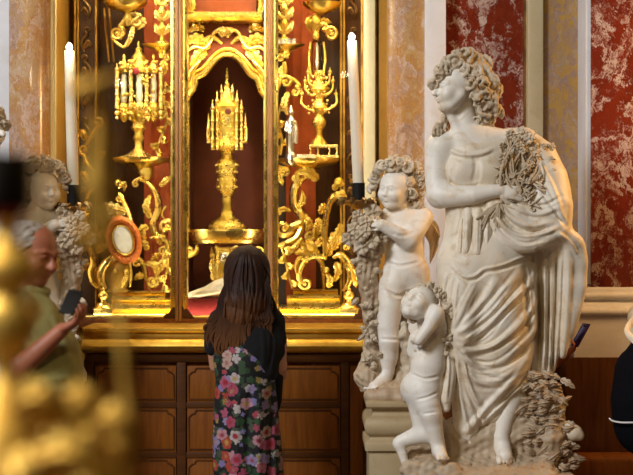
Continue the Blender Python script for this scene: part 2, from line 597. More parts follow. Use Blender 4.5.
def breccia(name, cols, vein, scale=4.0, stretch=(1, 1, .6), rough=.18, seam=.5, cover=.5):
    """Polished coloured marble: fragments and clouds of stone colour with broken pale veins."""
    m = NT(name); vec = m.coord(stretch)
    w = m.noise(scale * 1.2, 6, .7, 0, vec)
    wv = m.mix(.30, vec, w.outputs[1])
    n = m.noise(scale, 9, .72, 1.6, wv); n2 = m.noise(scale * 4, 9, .78, 1.0, wv); n3 = m.noise(scale * 1.1, 6, .66, 2.6, wv)
    k = len(cols) - 1
    base = m.ramp(n.outputs[0], [(.40 + .20 * i / k, c) for i, c in enumerate(cols)])
    fine = m.mix(.38, base, m.ramp(n2.outputs[0], [(.40 + .20 * i / k, c) for i, c in enumerate(cols[::-1])]))
    a = m.ramp(n3.outputs[0], [(.47, 0.0), (.50, 1.0), (.53, 1.0), (.57, 0.0)])
    b = m.ramp(n2.outputs[0], [(cover - .05, 0.0), (cover + .05, 1.0)])
    c = m.ramp(n2.outputs[0], [(cover + .10, 0.0), (cover + .16, 1.0)])
    v2 = m.math('MULTIPLY', m.math('MAXIMUM', m.math('MULTIPLY', a, b), c), seam)
    m.col(m.mix(v2, fine, vein)); m.set(Roughness=rough)
    return m.m


def wood_mat(name, a, b, rough=.32, scale=5, along='z'):
    m = NT(name)
    vec = m.coord((9, 9, .8) if along == 'z' else (.8, 9, 9))
    n = m.noise(scale * .5, 8, .65, 1.5, vec)
    m.col(m.ramp(n.outputs[0], [(.32, a), (.66, b)])); m.set(Roughness=rough); m.bump(n.outputs[0], .08, .003)
    m.b.inputs['Specular IOR Level'].default_value = .2
    return m.m


M = {}
M['gold'] = gold_mat('gilt_wood', (1.0, .75, .19), (.52, .34, .045), .25)
M['gold_smooth'] = gold_mat('burnished_gilding', (1.0, .78, .23), (.88, .64, .15), .24, .05, 20)
M['gold_pale'] = gold_mat('pale_gilding', (1.0, .79, .28), (.70, .48, .11), .25, .8, 80)
M['lit_gilt'] = plain('lit_gilt_strip', (1.0, .86, .50), .3, .1, var=.05)  # bright cream paints reflected lamplight into the frame's gilding
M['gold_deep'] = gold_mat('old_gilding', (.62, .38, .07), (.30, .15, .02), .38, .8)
M['silver'] = gold_mat('tarnished_silver', (.72, .66, .54), (.40, .35, .26), .25, .3, 60)
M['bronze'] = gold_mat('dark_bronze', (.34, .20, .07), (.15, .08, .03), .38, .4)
M['red_cloth'] = plain('red_silk', (.40, .078, .014), .85, var=.35, scale=4)
M['maroon'] = plain('maroon_velvet', (.15, .034, .014), .8, var=.25, scale=5)
M['crimson'] = plain('crimson_cloth', (.22, .008, .010), .7)
M['dark_wood'] = wood_mat('dark_walnut', (.035, .013, .004), (.075, .028, .008))
M['cab_wood'] = wood_mat('cabinet_walnut', (.10, .027, .003), (.18, .054, .006), .6)
M['cab_panel'] = wood_mat('cabinet_panel_walnut', (.15, .042, .004), (.26, .082, .008), .55)
M['cab_dark'] = wood_mat('cabinet_dark_moulding', (.055, .018, .004), (.10, .033, .006), .5, 5, 'x')
M['mull_wood'] = wood_mat('mullion_wood', (.26, .13, .055), (.40, .22, .10), .3)
M['wain'] = wood_mat('wainscot_wood', (.075, .022, .004), (.13, .044, .008), .6)
M['statue'] = marble_white('aged_white_marble', (.88, .84, .77), (.82, .74, .62), .5, (.56, .39, .20), .65)
M['statue_hair'] = marble_white('aged_grey_marble', (.66, .57, .44), (.50, .38, .24), .6, (.28, .17, .08), .8)
M['statue_cloth'] = marble_white('aged_cream_marble', (.84, .77, .66), (.72, .60, .43), .5, (.52, .33, .14), .8)
M['base_stone'] = marble_white('veined_plinth_stone', (.52, .41, .28), (.40, .28, .17), .55, (.28, .15, .08), .7)
M['ped_stone'] = marble_white('buff_pedestal_stone', (.50, .39, .23), (.40, .29, .15), .5, (.3, .2, .1), .4)
M['white_marble'] = marble_white('polished_white_marble', (.76, .76, .79), (.68, .67, .69), .3, (.55, .5, .42), .35)
M['cream_marble'] = marble_white('cream_marble_strip', (.56, .46, .28), (.50, .39, .22), .35, (.4, .3, .16), .35)
M['red_marble'] = breccia('red_marble', [(.10, .011, .005), (.21, .028, .010), (.135, .016, .007)], (.58, .44, .37), 2.4, (1, 1, .75), .2, .9, .50)
M['yellow_marble'] = breccia('yellow_breccia', [(.60, .38, .16), (.52, .21, .012), (.54, .34, .20), (.30, .15, .12), (.62, .44, .24)], (.66, .50, .42), 3.2, (1, 1, .6), .16, .75, .47)
M['violet_marble'] = breccia('violet_breccia', [(.46, .25, .02), (.38, .22, .06), (.26, .17, .17), (.50, .27, .02), (.36, .24, .12)], (.40, .31, .27), 2.2, (1, 1, .7), .2, .5, .50)
M['ochre_strip'] = plain('ochre_strip', (.52, .27, .045), .3, .35, scale=8)
M['wax'] = plain('candle_wax', (.80, .72, .56), .5, var=.04)
M['wax'].node_tree.nodes['Principled BSDF'].inputs['Subsurface Weight'].default_value = .3
M['black'] = plain('black_metal', (.010, .008, .006), .65)
M['black'].node_tree.nodes['Principled BSDF'].inputs['Specular IOR Level'].default_value = .2
M['ledge_gold'] = gold_mat('rubbed_ledge_gilding', (.84, .54, .10), (.66, .38, .06), .42, .05, 20)
M['glass_screen'] = plain('phone_glass', (.008, .008, .010), .35)
M['fore_gold'] = gold_mat('matt_gilding', (.95, .62, .13), (.60, .34, .05), .42, .5, 30)
M['fore_gold'].node_tree.nodes['Principled BSDF'].inputs['Metallic'].default_value = .6
M['phone_case'] = plain('violet_phone_case', (.05, .03, .15), .2, .4)
M['skin'] = plain('skin', (.52, .25, .15), .5, var=.10, scale=9, Subsurface_Weight=.15)
M['skin_red'] = plain('ruddy_skin', (.36, .12, .06), .55, var=.12, scale=9, Subsurface_Weight=.15)
M['grey_hair'] = plain('grey_hair', (.30, .25, .20), .6, var=.3, scale=60)
M['green_shirt'] = plain('olive_polo_cloth', (.30, .28, .10), .85, var=.1, scale=40)
M['black_cloth'] = plain('black_knit', (.0035, .003, .0035), .95, var=.3, scale=70)
M['dark_cloth'] = plain('dark_trousers', (.02, .02, .03), .85)
M['bag'] = plain('black_bag_cloth', (.003, .003, .005), .85, var=.3, scale=40)
M['piping'] = plain('pale_piping', (.75, .72, .70), .5)
M['pale_cloth'] = plain('pale_cotton', (.70, .62, .48), .8)
M['shoe'] = plain('shoe_leather', (.03, .02, .015), .5)
M['spandrel'] = plain('dark_red_spandrel', (.20, .042, .009), .8, var=.3, scale=6)
M['bag'].node_tree.nodes['Principled BSDF'].inputs['Specular IOR Level'].default_value = .1
M['ivory'] = plain('ivory_medallion', (.80, .76, .60), .45, var=.1, scale=30)
M['coral'] = plain('coral_enamel', (.66, .19, .035), .4, .35, var=.2, scale=90, bump=.6)
M['lace'] = plain('white_linen', (.78, .72, .58), .85, var=.12, scale=30)
M['floor'] = breccia('floor_marble', [(.10, .06, .04), (.14, .09, .06), (.08, .05, .03)], (.2, .15, .1), 3)
M['red_glass'] = plain('red_votive_glass', (.35, .012, .006), .15)


def hair_mat(name, a, b, tip):
    m = NT(name); vec = m.coord((60, 60, 3)); n = m.noise(1.0, 5, .6, .4, vec)
    base = m.ramp(n.outputs[0], [(.35, a), (.7, b)])
    sep = m.new('ShaderNodeSeparateXYZ'); m.l.new(m.tc.outputs['Generated'], sep.inputs[0])
    g = m.ramp(m.math('ADD', sep.outputs[2], m.math('MULTIPLY', n.outputs[0], .3)), [(.25, 1.0), (.62, 0.0)])
    m.col(m.mix(m.math('MULTIPLY', g, .8), base, tip)); m.set(Roughness=.6); m.b.inputs['Specular IOR Level'].default_value = .25
    return m.m
M['brown_hair'] = hair_mat('brown_hair', (.012, .004, .002), (.042, .013, .005), (.18, .068, .022))


def floral():
    m = NT('floral_print')
    vec = m.coord((1, .55, 1))
    w = m.noise(18, 2, .5, 0, vec)
    wv = m.mix(.02, vec, w.outputs[1])
    def flowers(scale, rad, off):
        mp = m.new('ShaderNodeMapping'); mp.inputs['Location'].default_value = off; m.l.new(wv, mp.inputs['Vector'])
        vo = m.new('ShaderNodeTexVoronoi'); vo.inputs['Scale'].default_value = scale; vo.inputs['Randomness'].default_value = .75
        m.l.new(mp.outputs[0], vo.inputs['Vector'])
        sub = m.new('ShaderNodeVectorMath', operation='SUBTRACT')
        m.l.new(mp.outputs[0], sub.inputs[0]); m.l.new(vo.outputs['Position'], sub.inputs[1])
        sp = m.new('ShaderNodeSeparateXYZ'); m.l.new(sub.outputs[0], sp.inputs[0])
        ang = m.math('ARCTAN2', sp.outputs[2], sp.outputs[0])
        cr = m.new('ShaderNodeSeparateColor'); m.l.new(vo.outputs['Color'], cr.inputs[0])
        pet = m.math('ABSOLUTE', m.math('SINE', m.math('ADD', m.math('MULTIPLY', ang, 2.5), m.math('MULTIPLY', cr.outputs[1], 6))))
        r = m.math('ADD', rad * .84, m.math('MULTIPLY', pet, rad * .24))
        ratio = m.math('DIVIDE', vo.outputs['Distance'], r)
        return ratio, cr, pet
    R1, c1, p1 = flowers(14.5, .56, (0, 0, 0))
    R2, c2, p2 = flowers(17, .50, (.31, .2, .17))
    R3, c3, p3 = flowers(22, .6, (.71, .1, .43))
    petal = m.ramp(c1.outputs[0], [(0, (.62, .10, .17)), (.2, (.80, .42, .45)), (.38, (.80, .72, .66)), (.55, (.70, .16, .26)), (.7, (.46, .38, .66)), (.84, (.72, .10, .05)), (.93, (.82, .55, .42))], 'CONSTANT')
    core = m.ramp(c1.outputs[2], [(0, (.55, .03, .05)), (.5, (.75, .5, .1)), (.8, (.35, .02, .06))], 'CONSTANT')
    shade = m.ramp(R1, [(.0, 0.0), (.28, 0.0), (.5, 1.0)])
    fl1 = m.mix(shade, core, m.mix(m.math('MULTIPLY', m.ramp(p1, [(0.0, 1.0), (.5, 0.0)]), .45), petal, (.45, .05, .10)))
    small = m.ramp(c2.outputs[0], [(0, (.35, .30, .62)), (.3, (.70, .55, .52)), (.5, (.62, .10, .12)), (.7, (.55, .40, .10)), (.85, (.75, .68, .62))], 'CONSTANT')
    leaf = m.ramp(c3.outputs[0], [(0, (.03, .09, .025)), (.35, (.06, .13, .05)), (.6, (.008, .008, .010)), (.8, (.10, .12, .07))], 'CONSTANT')
    black = (.006, .006, .008)
    c = m.mix(m.ramp(R3, [(.80, 1.0), (.9, 0.0)]), black, leaf)
    c = m.mix(m.ramp(R2, [(.62, 1.0), (.70, 0.0)]), c, small)
    c = m.mix(m.ramp(R1, [(.80, 1.0), (.90, 0.0)]), c, fl1)
    m.col(m.mix(1.0, c, (.52, .50, .52), 'MULTIPLY')); m.set(Roughness=.8)
    return m.m
M['floral'] = floral()


def emit(name, c, strength):
    m = bpy.data.materials.new(name); m.use_nodes = True
    n = m.node_tree.nodes; n.remove(n['Principled BSDF'])
    e = n.new('ShaderNodeEmission'); e.inputs[0].default_value = (*c, 1); e.inputs[1].default_value = strength
    m.node_tree.links.new(e.outputs[0], n['Material Output'].inputs[0])
    return m
M['flame'] = emit('candle_flame', (1.0, .90, .72), 30)


def glass_mat(name, tint=(1, .99, .97), refl=.09):
    m = NT(name); m.n.remove(m.b)
    t = m.new('ShaderNodeBsdfTransparent'); t.inputs[0].default_value = (*tint, 1)
    g = m.new('ShaderNodeBsdfGlossy'); g.inputs['Roughness'].default_value = .015
    lw = m.new('ShaderNodeFresnel'); lw.inputs[0].default_value = 1.18
    mx = m.new('ShaderNodeMixShader')
    m.l.new(lw.outputs[0], mx.inputs[0]); m.l.new(t.outputs[0], mx.inputs[1]); m.l.new(g.outputs[0], mx.inputs[2])
    m.l.new(mx.outputs[0], m.out.inputs[0])
    return m.m
M['glass'] = glass_mat('pane_glass')
M['vial'] = glass_mat('reliquary_crystal', (.96, .97, .94))
# ------------------------------------------------------------------ the setting
def zof(v, Y): return CZ - (v - CY) / F * Y
def xof(u, Y): return (u - CX) / F * Y
TOP = 4.6


def struct(name, g, mat, parent=None, bevel=0.0, smooth=True):
    o = g.build(name, mat, parent, smooth, bevel)
    if parent is None: o['kind'] = 'structure'
    return o


def slab(g, u0, u1, Y, depth, z0=0.0, z1=TOP):
    g.box((xof(u0, Y), Y, z0), (xof(u1, Y), Y + depth, z1))


g = G(); g.box((-5, 0.2, -.1), (5, 11, 0)); struct('floor', g, M['floor'])
g = G(); g.box((-5, 10.75, 0), (5, 10.95, TOP)); struct('wall_back', g, M['dark_wood'])
# left of the niche: white strip and orange column
g = G(); slab(g, -120, 9, 9.55, .9); struct('wall_left', g, M['white_marble'])
g = G(); g.lathe((xof(28, 9.62), 9.62 + .02, 0), [(.140, 0), (.140, TOP)], 40); struct('trim_1', g, M['yellow_marble'])
g = G(); slab(g, 4, 51, 9.68, .9); struct('trim_2', g, M['ochre_strip'])
# right of the niche
g = G(); slab(g, 377, 391, 9.70, .9); struct('trim_3', g, M['ochre_strip'])
g = G(); slab(g, 388, 427, 9.56, .9); g2 = G(); struct('trim_4', g, M['yellow_marble'], bevel=.02)
g = G(); slab(g, 425, 446, 9.50, .9); struct('trim_5', g, M['white_marble'], bevel=.006)
g = G(); slab(g, 444, 528, 9.62, .9); struct('wall_right', g, M['red_marble'])
g = G(); slab(g, 524, 529, 9.58, .9); struct('trim_6', g, M['bronze'])
g = G(); slab(g, 528, 543.5, 9.50, .9); struct('trim_7', g, M['cream_marble'], bevel=.012)
g = G(); slab(g, 543, 590, 9.55, .9); struct('trim_8', g, M['violet_marble'])
# projecting red pilaster with its white base
Yp = 9.28
x0 = xof(585.5, Yp)
g = G(); g.box((x0, Yp, zof(284, Yp)), (2.9, Yp + .7, TOP)); struct('trim_9', g, M['white_marble'], bevel=.01)
g = G(); g.box((xof(590.5, Yp), Yp - .012, zof(288, Yp)), (2.9, Yp + .2, TOP)); struct('trim_10', g, M['red_marble'], bevel=.004)


def base_profile(Y, out=1.0):
    z = lambda v: zof(v, Y)
    p = []
    p += [(Y - .085, z(357)), (Y - .085, z(318)), (Y - .082, z(316))]
    for a in np.linspace(-90, 90, 9): p.append((Y - .075 - .030 * math.cos(math.radians(a)), z(311.5) + .027 * math.sin(math.radians(a))))
    p += [(Y - .060, z(306)), (Y - .055, z(304)), (Y - .035, z(301)), (Y - .035, z(299.5))]
    for a in np.linspace(-90, 90, 9): p.append((Y - .040 - .018 * math.cos(math.radians(a)), z(296) + .021 * math.sin(math.radians(a))))
    p += [(Y - .022, z(291)), (Y - .012, z(287))]
    return p


g = G()
pr = base_profile(Yp)
# the moulding returns round the pilaster's left corner: one mitred sweep
xL = x0
n = len(pr)
vs, fs = [], []
for (y, z) in pr:
    o = Yp - y
    vs += [(xL - o, Yp + .6, z), (xL - o, y, z), (2.9, y, z)]
for i in range(n - 1):
    a = i * 3; b = a + 3
    fs += [(a, a + 1, b + 1, b), (a + 1, a + 2, b + 2, b + 1)]
fs += [((n - 1) * 3, (n - 1) * 3 + 1, (n - 1) * 3 + 2), (0, 2, 1)]
g.add(vs, fs)
struct('baseboard_right', g, M['white_marble'])
g = G(); g.moulding([(9.42, 0), (9.42, zof(357, 9.42) - .012), (9.43, zof(357, 9.42))], xof(430, 9.42), xof(586, 9.42), 9.6)
struct('trim_11', g, M['wain'])
g = G(); g.moulding([(9.47, zof(357, 9.47)), (9.47, zof(318, 9.47)), (9.46, zof(312, 9.47)), (9.49, zof(304, 9.47)), (9.52, zof(290, 9.47))], xof(425, 9.47), xof(584, 9.47), 9.65)
struct('baseboard_back', g, M['white_marble'])
Yq = Yp - .10
g = G()
g.box((xof(566, Yq), Yq, 0), (2.9, Yq + .5, zof(357.5, Yq)))
struct('wall_panel', g, M['wain'], bevel=.004).name = 'trim_12'
g = G()
g.moulding([(9.02, 0), (9.02, zof(463, 9.02)), (9.03, zof(459, 9.02)), (9.07, zof(456, 9.02))], xof(540, 9.02), 2.9, 9.3)
struct('baseboard_front', g, M['cab_wood'], bevel=.004)

# ------------------------------------------------------------------ the niche
NX0, NX1, NF, NB = xof(47, 9.75), xof(379, 9.75), 9.72, 10.55
NZ0, NZ1 = zof(318, 9.8), 3.75
g = G(); g.box((NX0 - .05, NF, 0), (NX1 + .05, 10.75, NZ0)); struct('sill', g, M['gold_deep']).name = 'trim_13'
g = G(); g.box((NX0 - .05, NF, NZ1), (NX1 + .05, 10.75, TOP)); struct('trim_14', g, M['ochre_strip'])
g = G(); g.box((NX0 - .05, NF + .05, NZ0), (NX0, 10.75, NZ1)); struct('trim_15', g, M['bronze'])
g = G(); g.box((NX1, NF + .05, NZ0), (NX1 + .05, 10.75, NZ1)); struct('trim_16', g, M['bronze'])
g = G(); g.box((NX0, NB, NZ0), (NX1, NB + .05, NZ1)); struct('wall_niche', g, M['dark_wood'])
# red silk hung on the niche wall either side of the middle bay
for i, (a, b) in enumerate(((144, 174), (286, 316))):
    g = G()
    Yc = NB - .03
    n = 40
    vs, fs = [], []
    for k in range(n + 1):
        u = a + (b - a) * k / n
        y = Yc + .004 * math.sin(k * .5) + .001 * math.sin(k * 1.1 + i)
        vs += [(xof(u, Yc), y, NZ0 + .02), (xof(u, Yc), y, NZ1 - .05)]
    for k in range(n): fs.append((2 * k, 2 * k + 2, 2 * k + 3, 2 * k + 1))
    m0 = len(vs)
    vs += [(x, y + .012, z) for x, y, z in vs]
    fs += [(m0 + a_, m0 + d_, m0 + c_, m0 + b_) for a_, b_, c_, d_ in fs]
    g.add(vs, fs)
    o = g.build('silk_hanging', M['red_cloth'])
    tag(o, ('orange red silk hanging behind the many-turreted gold reliquary', 'orange red silk hanging behind the gold candelabrum and silver statuette')[i], 'wall cloth', 'red silk hangings in the niche')

# glazed front of the niche
case = thing('glazed_case_front', 'tall gilt-framed glazed front with three bays closing the reliquary niche', 'display case', W(225, 325, 9.7))
YF = 9.68


def post(name, strips, v0=-110, v1=321, parent=case):
    for mat, u0, u1, dy, bv in strips:
        gg = G(); gg.box((xof(u0, YF), YF + dy, zof(v1, YF)), (xof(u1, YF), YF + .09, zof(v0, YF)))
        gg.build(name if mat != 'gold_smooth' else 'gilt_bead', M[mat], parent, True, bv)


post('frame_post', [('lit_gilt', 49.5, 54, -.02, .008), ('bronze', 46, 50, .01, .004)])
post('frame_post', [('lit_gilt', 363.5, 375.5, -.02, .02), ('bronze', 375, 379.5, .02, .004)])
post('mullion', [('gold_smooth', 170.5, 176, -.015, .014), ('mull_wood', 175.5, 178.6, -.035, .008), ('cab_dark', 178.2, 179.4, -.025, .002), ('mull_wood', 179, 182, -.035, .008), ('gold_smooth', 181.5, 187.5, -.015, .016)])
post('mullion', [('gold_smooth', 264, 268, -.015, .012), ('mull_wood', 267.5, 273, -.035, .014), ('gold_smooth', 272.5, 278, -.015, .016)])
g = G(); g.box((xof(46, YF), YF - .03, zof(328.5, YF)), (xof(379, YF), YF + .09, zof(318.5, YF))); g.build('bottom_rail', M['cab_wood'], case, True, .012)
g = G(); g.box((xof(46, YF), YF + .0, zof(318.6, YF)), (xof(379, YF), YF + .08, zof(315.5, YF))); g.build('gilt_bead', M['gold_smooth'], case, True, .008)
for c, hw in ((178.7, 16), (270.7, 15), (52, 12), (366, 13)):
    pts = [(c - hw, 318.5)]
    for k in range(1, 12):
        t = k / 12
        x = c - hw + 2 * hw * t
        h = 14 * (1 - abs(2 * t - 1)) ** .8
        pts.append((x, 318 - h - 1.6 * math.sin(k * 2.2)))
    pts.append((c + hw, 318.5))
    g = G(); g.extrude(pts[::-1], YF - .02, .05); g.build('foot_bracket', M['cab_dark'], case, True, .003)
for u0, u1 in ((53, 171.5), (186.5, 265), (277, 364.5)):
    g = G(); g.box((xof(u0, YF), YF + .035, zof(319, YF)), (xof(u1, YF), YF + .041, zof(-108, YF))); g.build('glass_pane', M['glass'], case, False)

# middle bay: walls, arch, shelf
Ya = 9.98
arch = [(187, 98), (188.5, 95), (193, 89), (195, 82), (196.5, 77.5), (203, 74), (210, 66), (216, 59), (222, 55), (227, 53.8), (233, 55), (240, 60), (246, 67), (251, 74), (257, 78), (259, 83), (261, 90), (265, 95.5), (267, 98)]
g = G()
for u0, u1 in ((183.5, 187.5), (265.5, 269.5)):
    g.box((xof(u0, Ya), Ya, NZ0), (xof(u1, Ya), NB, NZ1))
struct('trim_17', g, M['maroon'])
g = G(); g.box((xof(184, NB - .06), NB - .08, NZ0), (xof(270, NB - .06), NB - .03, NZ1)); struct('trim_18', g, M['maroon'])
arch_t = thing('gilded_arch', 'gilded shouldered arch with red spandrels framing the middle bay of the niche', 'arch', W(226, 98, Ya))
poly = [(184, 20), (269.5, 20), (269.5, 98)] + arch[::-1] + [(184, 98)]
g = G(); g.extrude(poly, Ya + .01, .03); g.build('spandrel', M['spandrel'], arch_t, False)
g = G(); g.ptube(arch, [3.2, 3.6, 3.6, 3.2], Ya, 10, 1.2, 4); g.build('arch_band', M['gold_smooth'], arch_t)
g = G(); g.ptube([(p[0] + (p[0] - 227) * .07, p[1] - 5.2) for p in arch[1:-1]], 1.5, Ya + .005, 8, 1, 4); g.build('arch_band', M['gold'], arch_t)
for u in (187.6, 265.4):
    g = G(); g.pbox(u - 1.7, 97, u + 1.7, 232, Ya - .01, .05); g.build('jamb_strip', M['gold_smooth'], arch_t, True, .004)
g = G()
g.scroll(206, 46, 5, Ya - .01, 200, 1.3, 1.8, [(222, 44), (214, 38), (207, 39)])
g.leaf([(206, 50), (199, 55, 3), (190, 68)], 6.5, Ya - .01)
g.leaf([(206, 44), (196, 38, 3), (186, 44)], 6, Ya - .01)
g.build('scrollwork', M['gold'], arch_t)
g = G()
g.scroll(247, 46, 5, Ya - .01, -20, -1.3, 1.8, [(231, 44), (239, 38), (246, 39)])
g.leaf([(247, 50), (254, 55, 3), (263, 68)], 6.5, Ya - .01)
g.leaf([(247, 44), (257, 38, 3), (267, 44)], 6, Ya - .01)
g.build('scrollwork', M['gold'], arch_t)
for s_ in (-1, 1):
    g = G(); m_ = lambda u, v, w=0: (226.5 + s_ * u, v, w)
    g.ptube([m_(40, 52), m_(32, 47, 2), m_(22, 49, 3), (226.5 + s_ * 17, 43, 3), m_(12, 33, 2), m_(4, 28, 2)], [1.2, 2.2, 2.4, 2.2, 2.0, 1.4], Ya - .01, 10)
    g.ptube([m_(39, 86), m_(37, 74, 2), m_(31, 66, 3), m_(26, 60, 2)], [1.0, 2.0, 2.0, 1.0], Ya - .005, 10)
    g.leaf([m_(22, 30), m_(30, 27, 4), m_(38, 32, 1)], 4.5, Ya - .01, 4)
    g.build('scrolled_rib', M['gold_smooth'], arch_t)
g = G()
for a in range(-60, 61, 20):
    x = math.sin(math.radians(a)); y = math.cos(math.radians(a))
    g.leaf([(225 + x * 2, 38 - y * 2, 2), (225 + x * 7, 33 - y * 4, 4), (225 + x * 12, 30 - y * 7 + 4, 3)], 2.6, Ya - .02, 2)
g.pball(224.5, 32, 3.2, Ya - .02, 3); g.pball(221, 30, 2.4, Ya - .02, 3); g.pball(229, 30, 2.4, Ya - .02, 3)
g.build('shell', M['gold_pale'], arch_t)
g = G()
g.moulding([(Ya - .03, zof(24, Ya)), (Ya - .08, zof(21, Ya)), (Ya - .11, zof(17, Ya)), (Ya - .11, zof(14.5, Ya)), (Ya - .09, zof(13.5, Ya))], xof(184.5, Ya), xof(262.5, Ya), Ya + .3)
g.build('cornice', M['gold_smooth'], arch_t)
g = G(); g.extrude([(195, 13.5), (193, -40), (258, -40), (256, 13.5)], Ya + .12, .02); g.build('upper_panel', M['spandrel'], arch_t)
for u in (190, 260):
    g = G(); g.ptube([(u, 13), (u + 1, 4), (u - 1, -8), (u, -30)], [2.6, 2, 2.8, 2], Ya + .05); g.leaf([(u, 12, 2), (u + 2, 4, 3), (u, -6, 3)], 4, Ya + .03); g.build('scrollwork', M['gold'], arch_t)
# bulging shelf under the monstrance
shelf = thing('bowed_shelf', 'bowed gilded shelf with rounded front under the tall monstrance', 'shelf', W(226, 240, 10.15))
g = G()
q = 10.15 / F
prof = [(32, 244), (38, 243), (40, 241), (42, 239), (43, 236), (44.5, 233), (44.5, 230.5), (44, 229.5)]
g.plathe(226.5, 10.15, prof, 40, .5)
g.build('shelf_board', M['gold_smooth'], shelf)
for u in (188, 259.5):
    g = G(); s_ = 1 if u < 220 else -1
    g.scroll(u + 1.5 * s_, 251, 5.0, Ya - .02, 90, 1.4 * s_, 1.7, [(u + 9 * s_, 245), (u + 8 * s_, 252)])
    g.build('side_volute', M['gold'], shelf)

# ------------------------------------------------------------------ cabinet under the niche
cab = thing('altar_cabinet', 'dark panelled walnut cabinet with a broad gilded ledge under the glazed niche', 'cabinet', (xof(228, 9.2), 9.4, 0))
x0, x1, Yc = xof(83.5, 9.2), xof(371, 9.2), 9.22
g = G()
z = lambda v: zof(v, 9.15)
g.moulding([(9.20, z(354)), (9.155, z(352)), (9.135, z(349)), (9.125, z(346)), (9.13, z(343)), (9.16, z(339)), (9.185, z(336)), (9.19, z(333.5)), (9.165, z(332.5)), (9.150, z(331)), (9.150, z(329)), (9.165, z(327.5))], x0, x1, 9.72)
g.build('gilded_ledge', M['ledge_gold'], cab)
g = G(); g.box((x0 + .02, Yc + .02, 0), (x1 - .01, 9.7, z(353))); g.build('carcass', M['cab_wood'], cab, False)
g = G(); g.moulding([(Yc - .015, z(363)), (Yc - .03, z(359)), (Yc - .03, z(355)), (Yc - .01, z(353))], x0 + .01, x1 - .005, Yc + .03); g.build('rail_moulding', M['cab_dark'], cab)
for u0, u1 in ((84, 94), (177, 186), (341, 349), (364, 371)):
    g = G(); g.box((xof(u0, Yc), Yc - .012, 0), (xof(u1, Yc), Yc + .03, z(360))); g.build('stile', M['cab_dark'], cab, True, .006)
for pi, (u0, u1) in enumerate(((94, 177), (186, 341), (349, 364))):
    rows = ((366, 402), (408, 452), (458, 520)) if pi < 2 else ((366, 520),)
    for (v0, v1) in rows:
        g = G(); g.box((xof(u0 + 1, Yc), Yc + .002, zof(v1, Yc)), (xof(u1 - 1, Yc), Yc + .03, zof(v0, Yc))); p_ = g.build('panel', M['cab_panel'], cab, True, .004)
        if pi < 2:
            a, b, c, d, k = u0 + 3, u1 - 3, v0 + 2.5, v1 - 2.5, 7
            out = [(a + k, c), (b - k, c), (b - k + 1, c + 3), (b - 3, c + 4), (b, c + k), (b, d), (a, d), (a, c + k), (a + 3, c + 4), (a + k - 1, c + 3), (a + k, c)]
            g = G(); g.ptube(out, 1.0, Yc + .002, 6, 1, smooth=False); g.build('panel_moulding', M['cab_dark'], p_)
    for va, vb in (((402, 408), (452, 458)) if pi < 2 else ()):
        g = G(); g.box((xof(u0, Yc), Yc - .005, zof(vb, Yc)), (xof(u1, Yc), Yc + .03, zof(va, Yc))); g.build('cross_rail', M['cab_dark'], cab, True, .005)
# ------------------------------------------------------------------ gilded things in the niche
Yn = 10.18
tw = random.Random(3)


def rosettes(g, u, v, r, n, Y, rr):
    for k in range(n):
        a = 2 * math.pi * k / n
        g.pball(u + r * math.cos(a), v + r * math.sin(a), rr, Y, 1.2, seg=8)


def beadring(g, u, v, r, n, Y, rb, sy=.6):
    """Row of beads round a lathe at radius r px."""
    q = Y / F; c = W(u, v, Y)
    for k in range(n):
        a = 2 * math.pi * k / n
        g.ball((c[0] + r * q * math.cos(a), c[1] + r * q * sy * math.sin(a), c[2]), rb * q, 8)


# --- side things common to both bays (built separately, mirrored positions differ) ---
def leafy_border(name, label, pts, Y, side, grp):
    """Climbing spine of small leaves (the carved edge of the middle bay's case)."""
    t = thing(name, label, 'carving', W(pts[0][0], pts[0][1], Y), grp)
    g = G(); g.ptube(pts, [1.6, 1.3, 1.0], Y); g.build('spine', M['gold'], t)
    pp = cat_rom(pts, 12)
    n_ = len(pp)
    cnt = max(3, int(sum(np.hypot(*(pp[k + 1] - pp[k])) for k in range(n_ - 1)) / 8))
    for k in range(cnt):
        i = int((k + .5) / cnt * (n_ - 2)); sgn = 1 if k % 2 else -1
        p = pp[i]; d = pp[i + 1] - pp[i]; d /= np.linalg.norm(d) + 1e-9
        nrm = np.array([-d[1], d[0]]) * sgn
        g = G(); a = p; b = p + nrm * 4 + d * 4; c = p + nrm * 8 + d * 3
        g.leaf([(a[0], a[1], .5), (b[0], b[1], 4), (c[0], c[1], 1.5)], 3.4, Y, 3, n=14, m=6)
        g.build('leaf', M['gold'] if k % 2 else M['gold_smooth'], t)
    return t


# ===== left bay
GB = 'gilded scroll brackets in the niche'
t = thing('dish_bracket', 'gilded dish on a scrolled stem high above the many-turreted reliquary', 'bracket', W(126, 30, Yn), GB)
g = G(); g.plathe(126, Yn, [(2, 13), (6, 11.5), (13, 10), (19, 6), (22, 2.5), (22.5, 1.5), (20, 2), (4, 5)], 28, .7); g.build('dish', M['gold_smooth'], t)
g = G(); g.plathe(128, Yn, [(2, 26), (4.5, 22), (5, 18), (3, 14), (4, 12)], 18, .9); g.build('stem', M['gold'], t)
g = G(); g.scroll(117, 33, 7, Yn, -60, 1.7, 2.1, [(132, 24), (127, 20), (122, 25)], eye=True); g.ptube([(111, 36), (116, 42), (124, 47), (128, 40)], [1.2, 1.8, 1], Yn); g.build('volute', M['gold'], t)
g = G(); g.scroll(137, 22, 4.5, Yn, 180, -1.2, 1.8, [(127, 16), (133, 14), (140, 16)]); g.leaf([(139, 17), (143, 22, 2), (137, 30)], 3.6, Yn); g.leaf([(133, 26), (131, 36, 2), (127, 47)], 3, Yn); g.build('acanthus_leaf', M['gold_pale'], t)
for (u, k) in ((108, 0), (113, 1)):
    g = G(); g.ptube([(u - 4, 8), (u - 2, 30), (u + 1, 62)], [.9, 1.1, .8], Yn + .15); g.build('hanging_rod', M['gold_deep'], t)

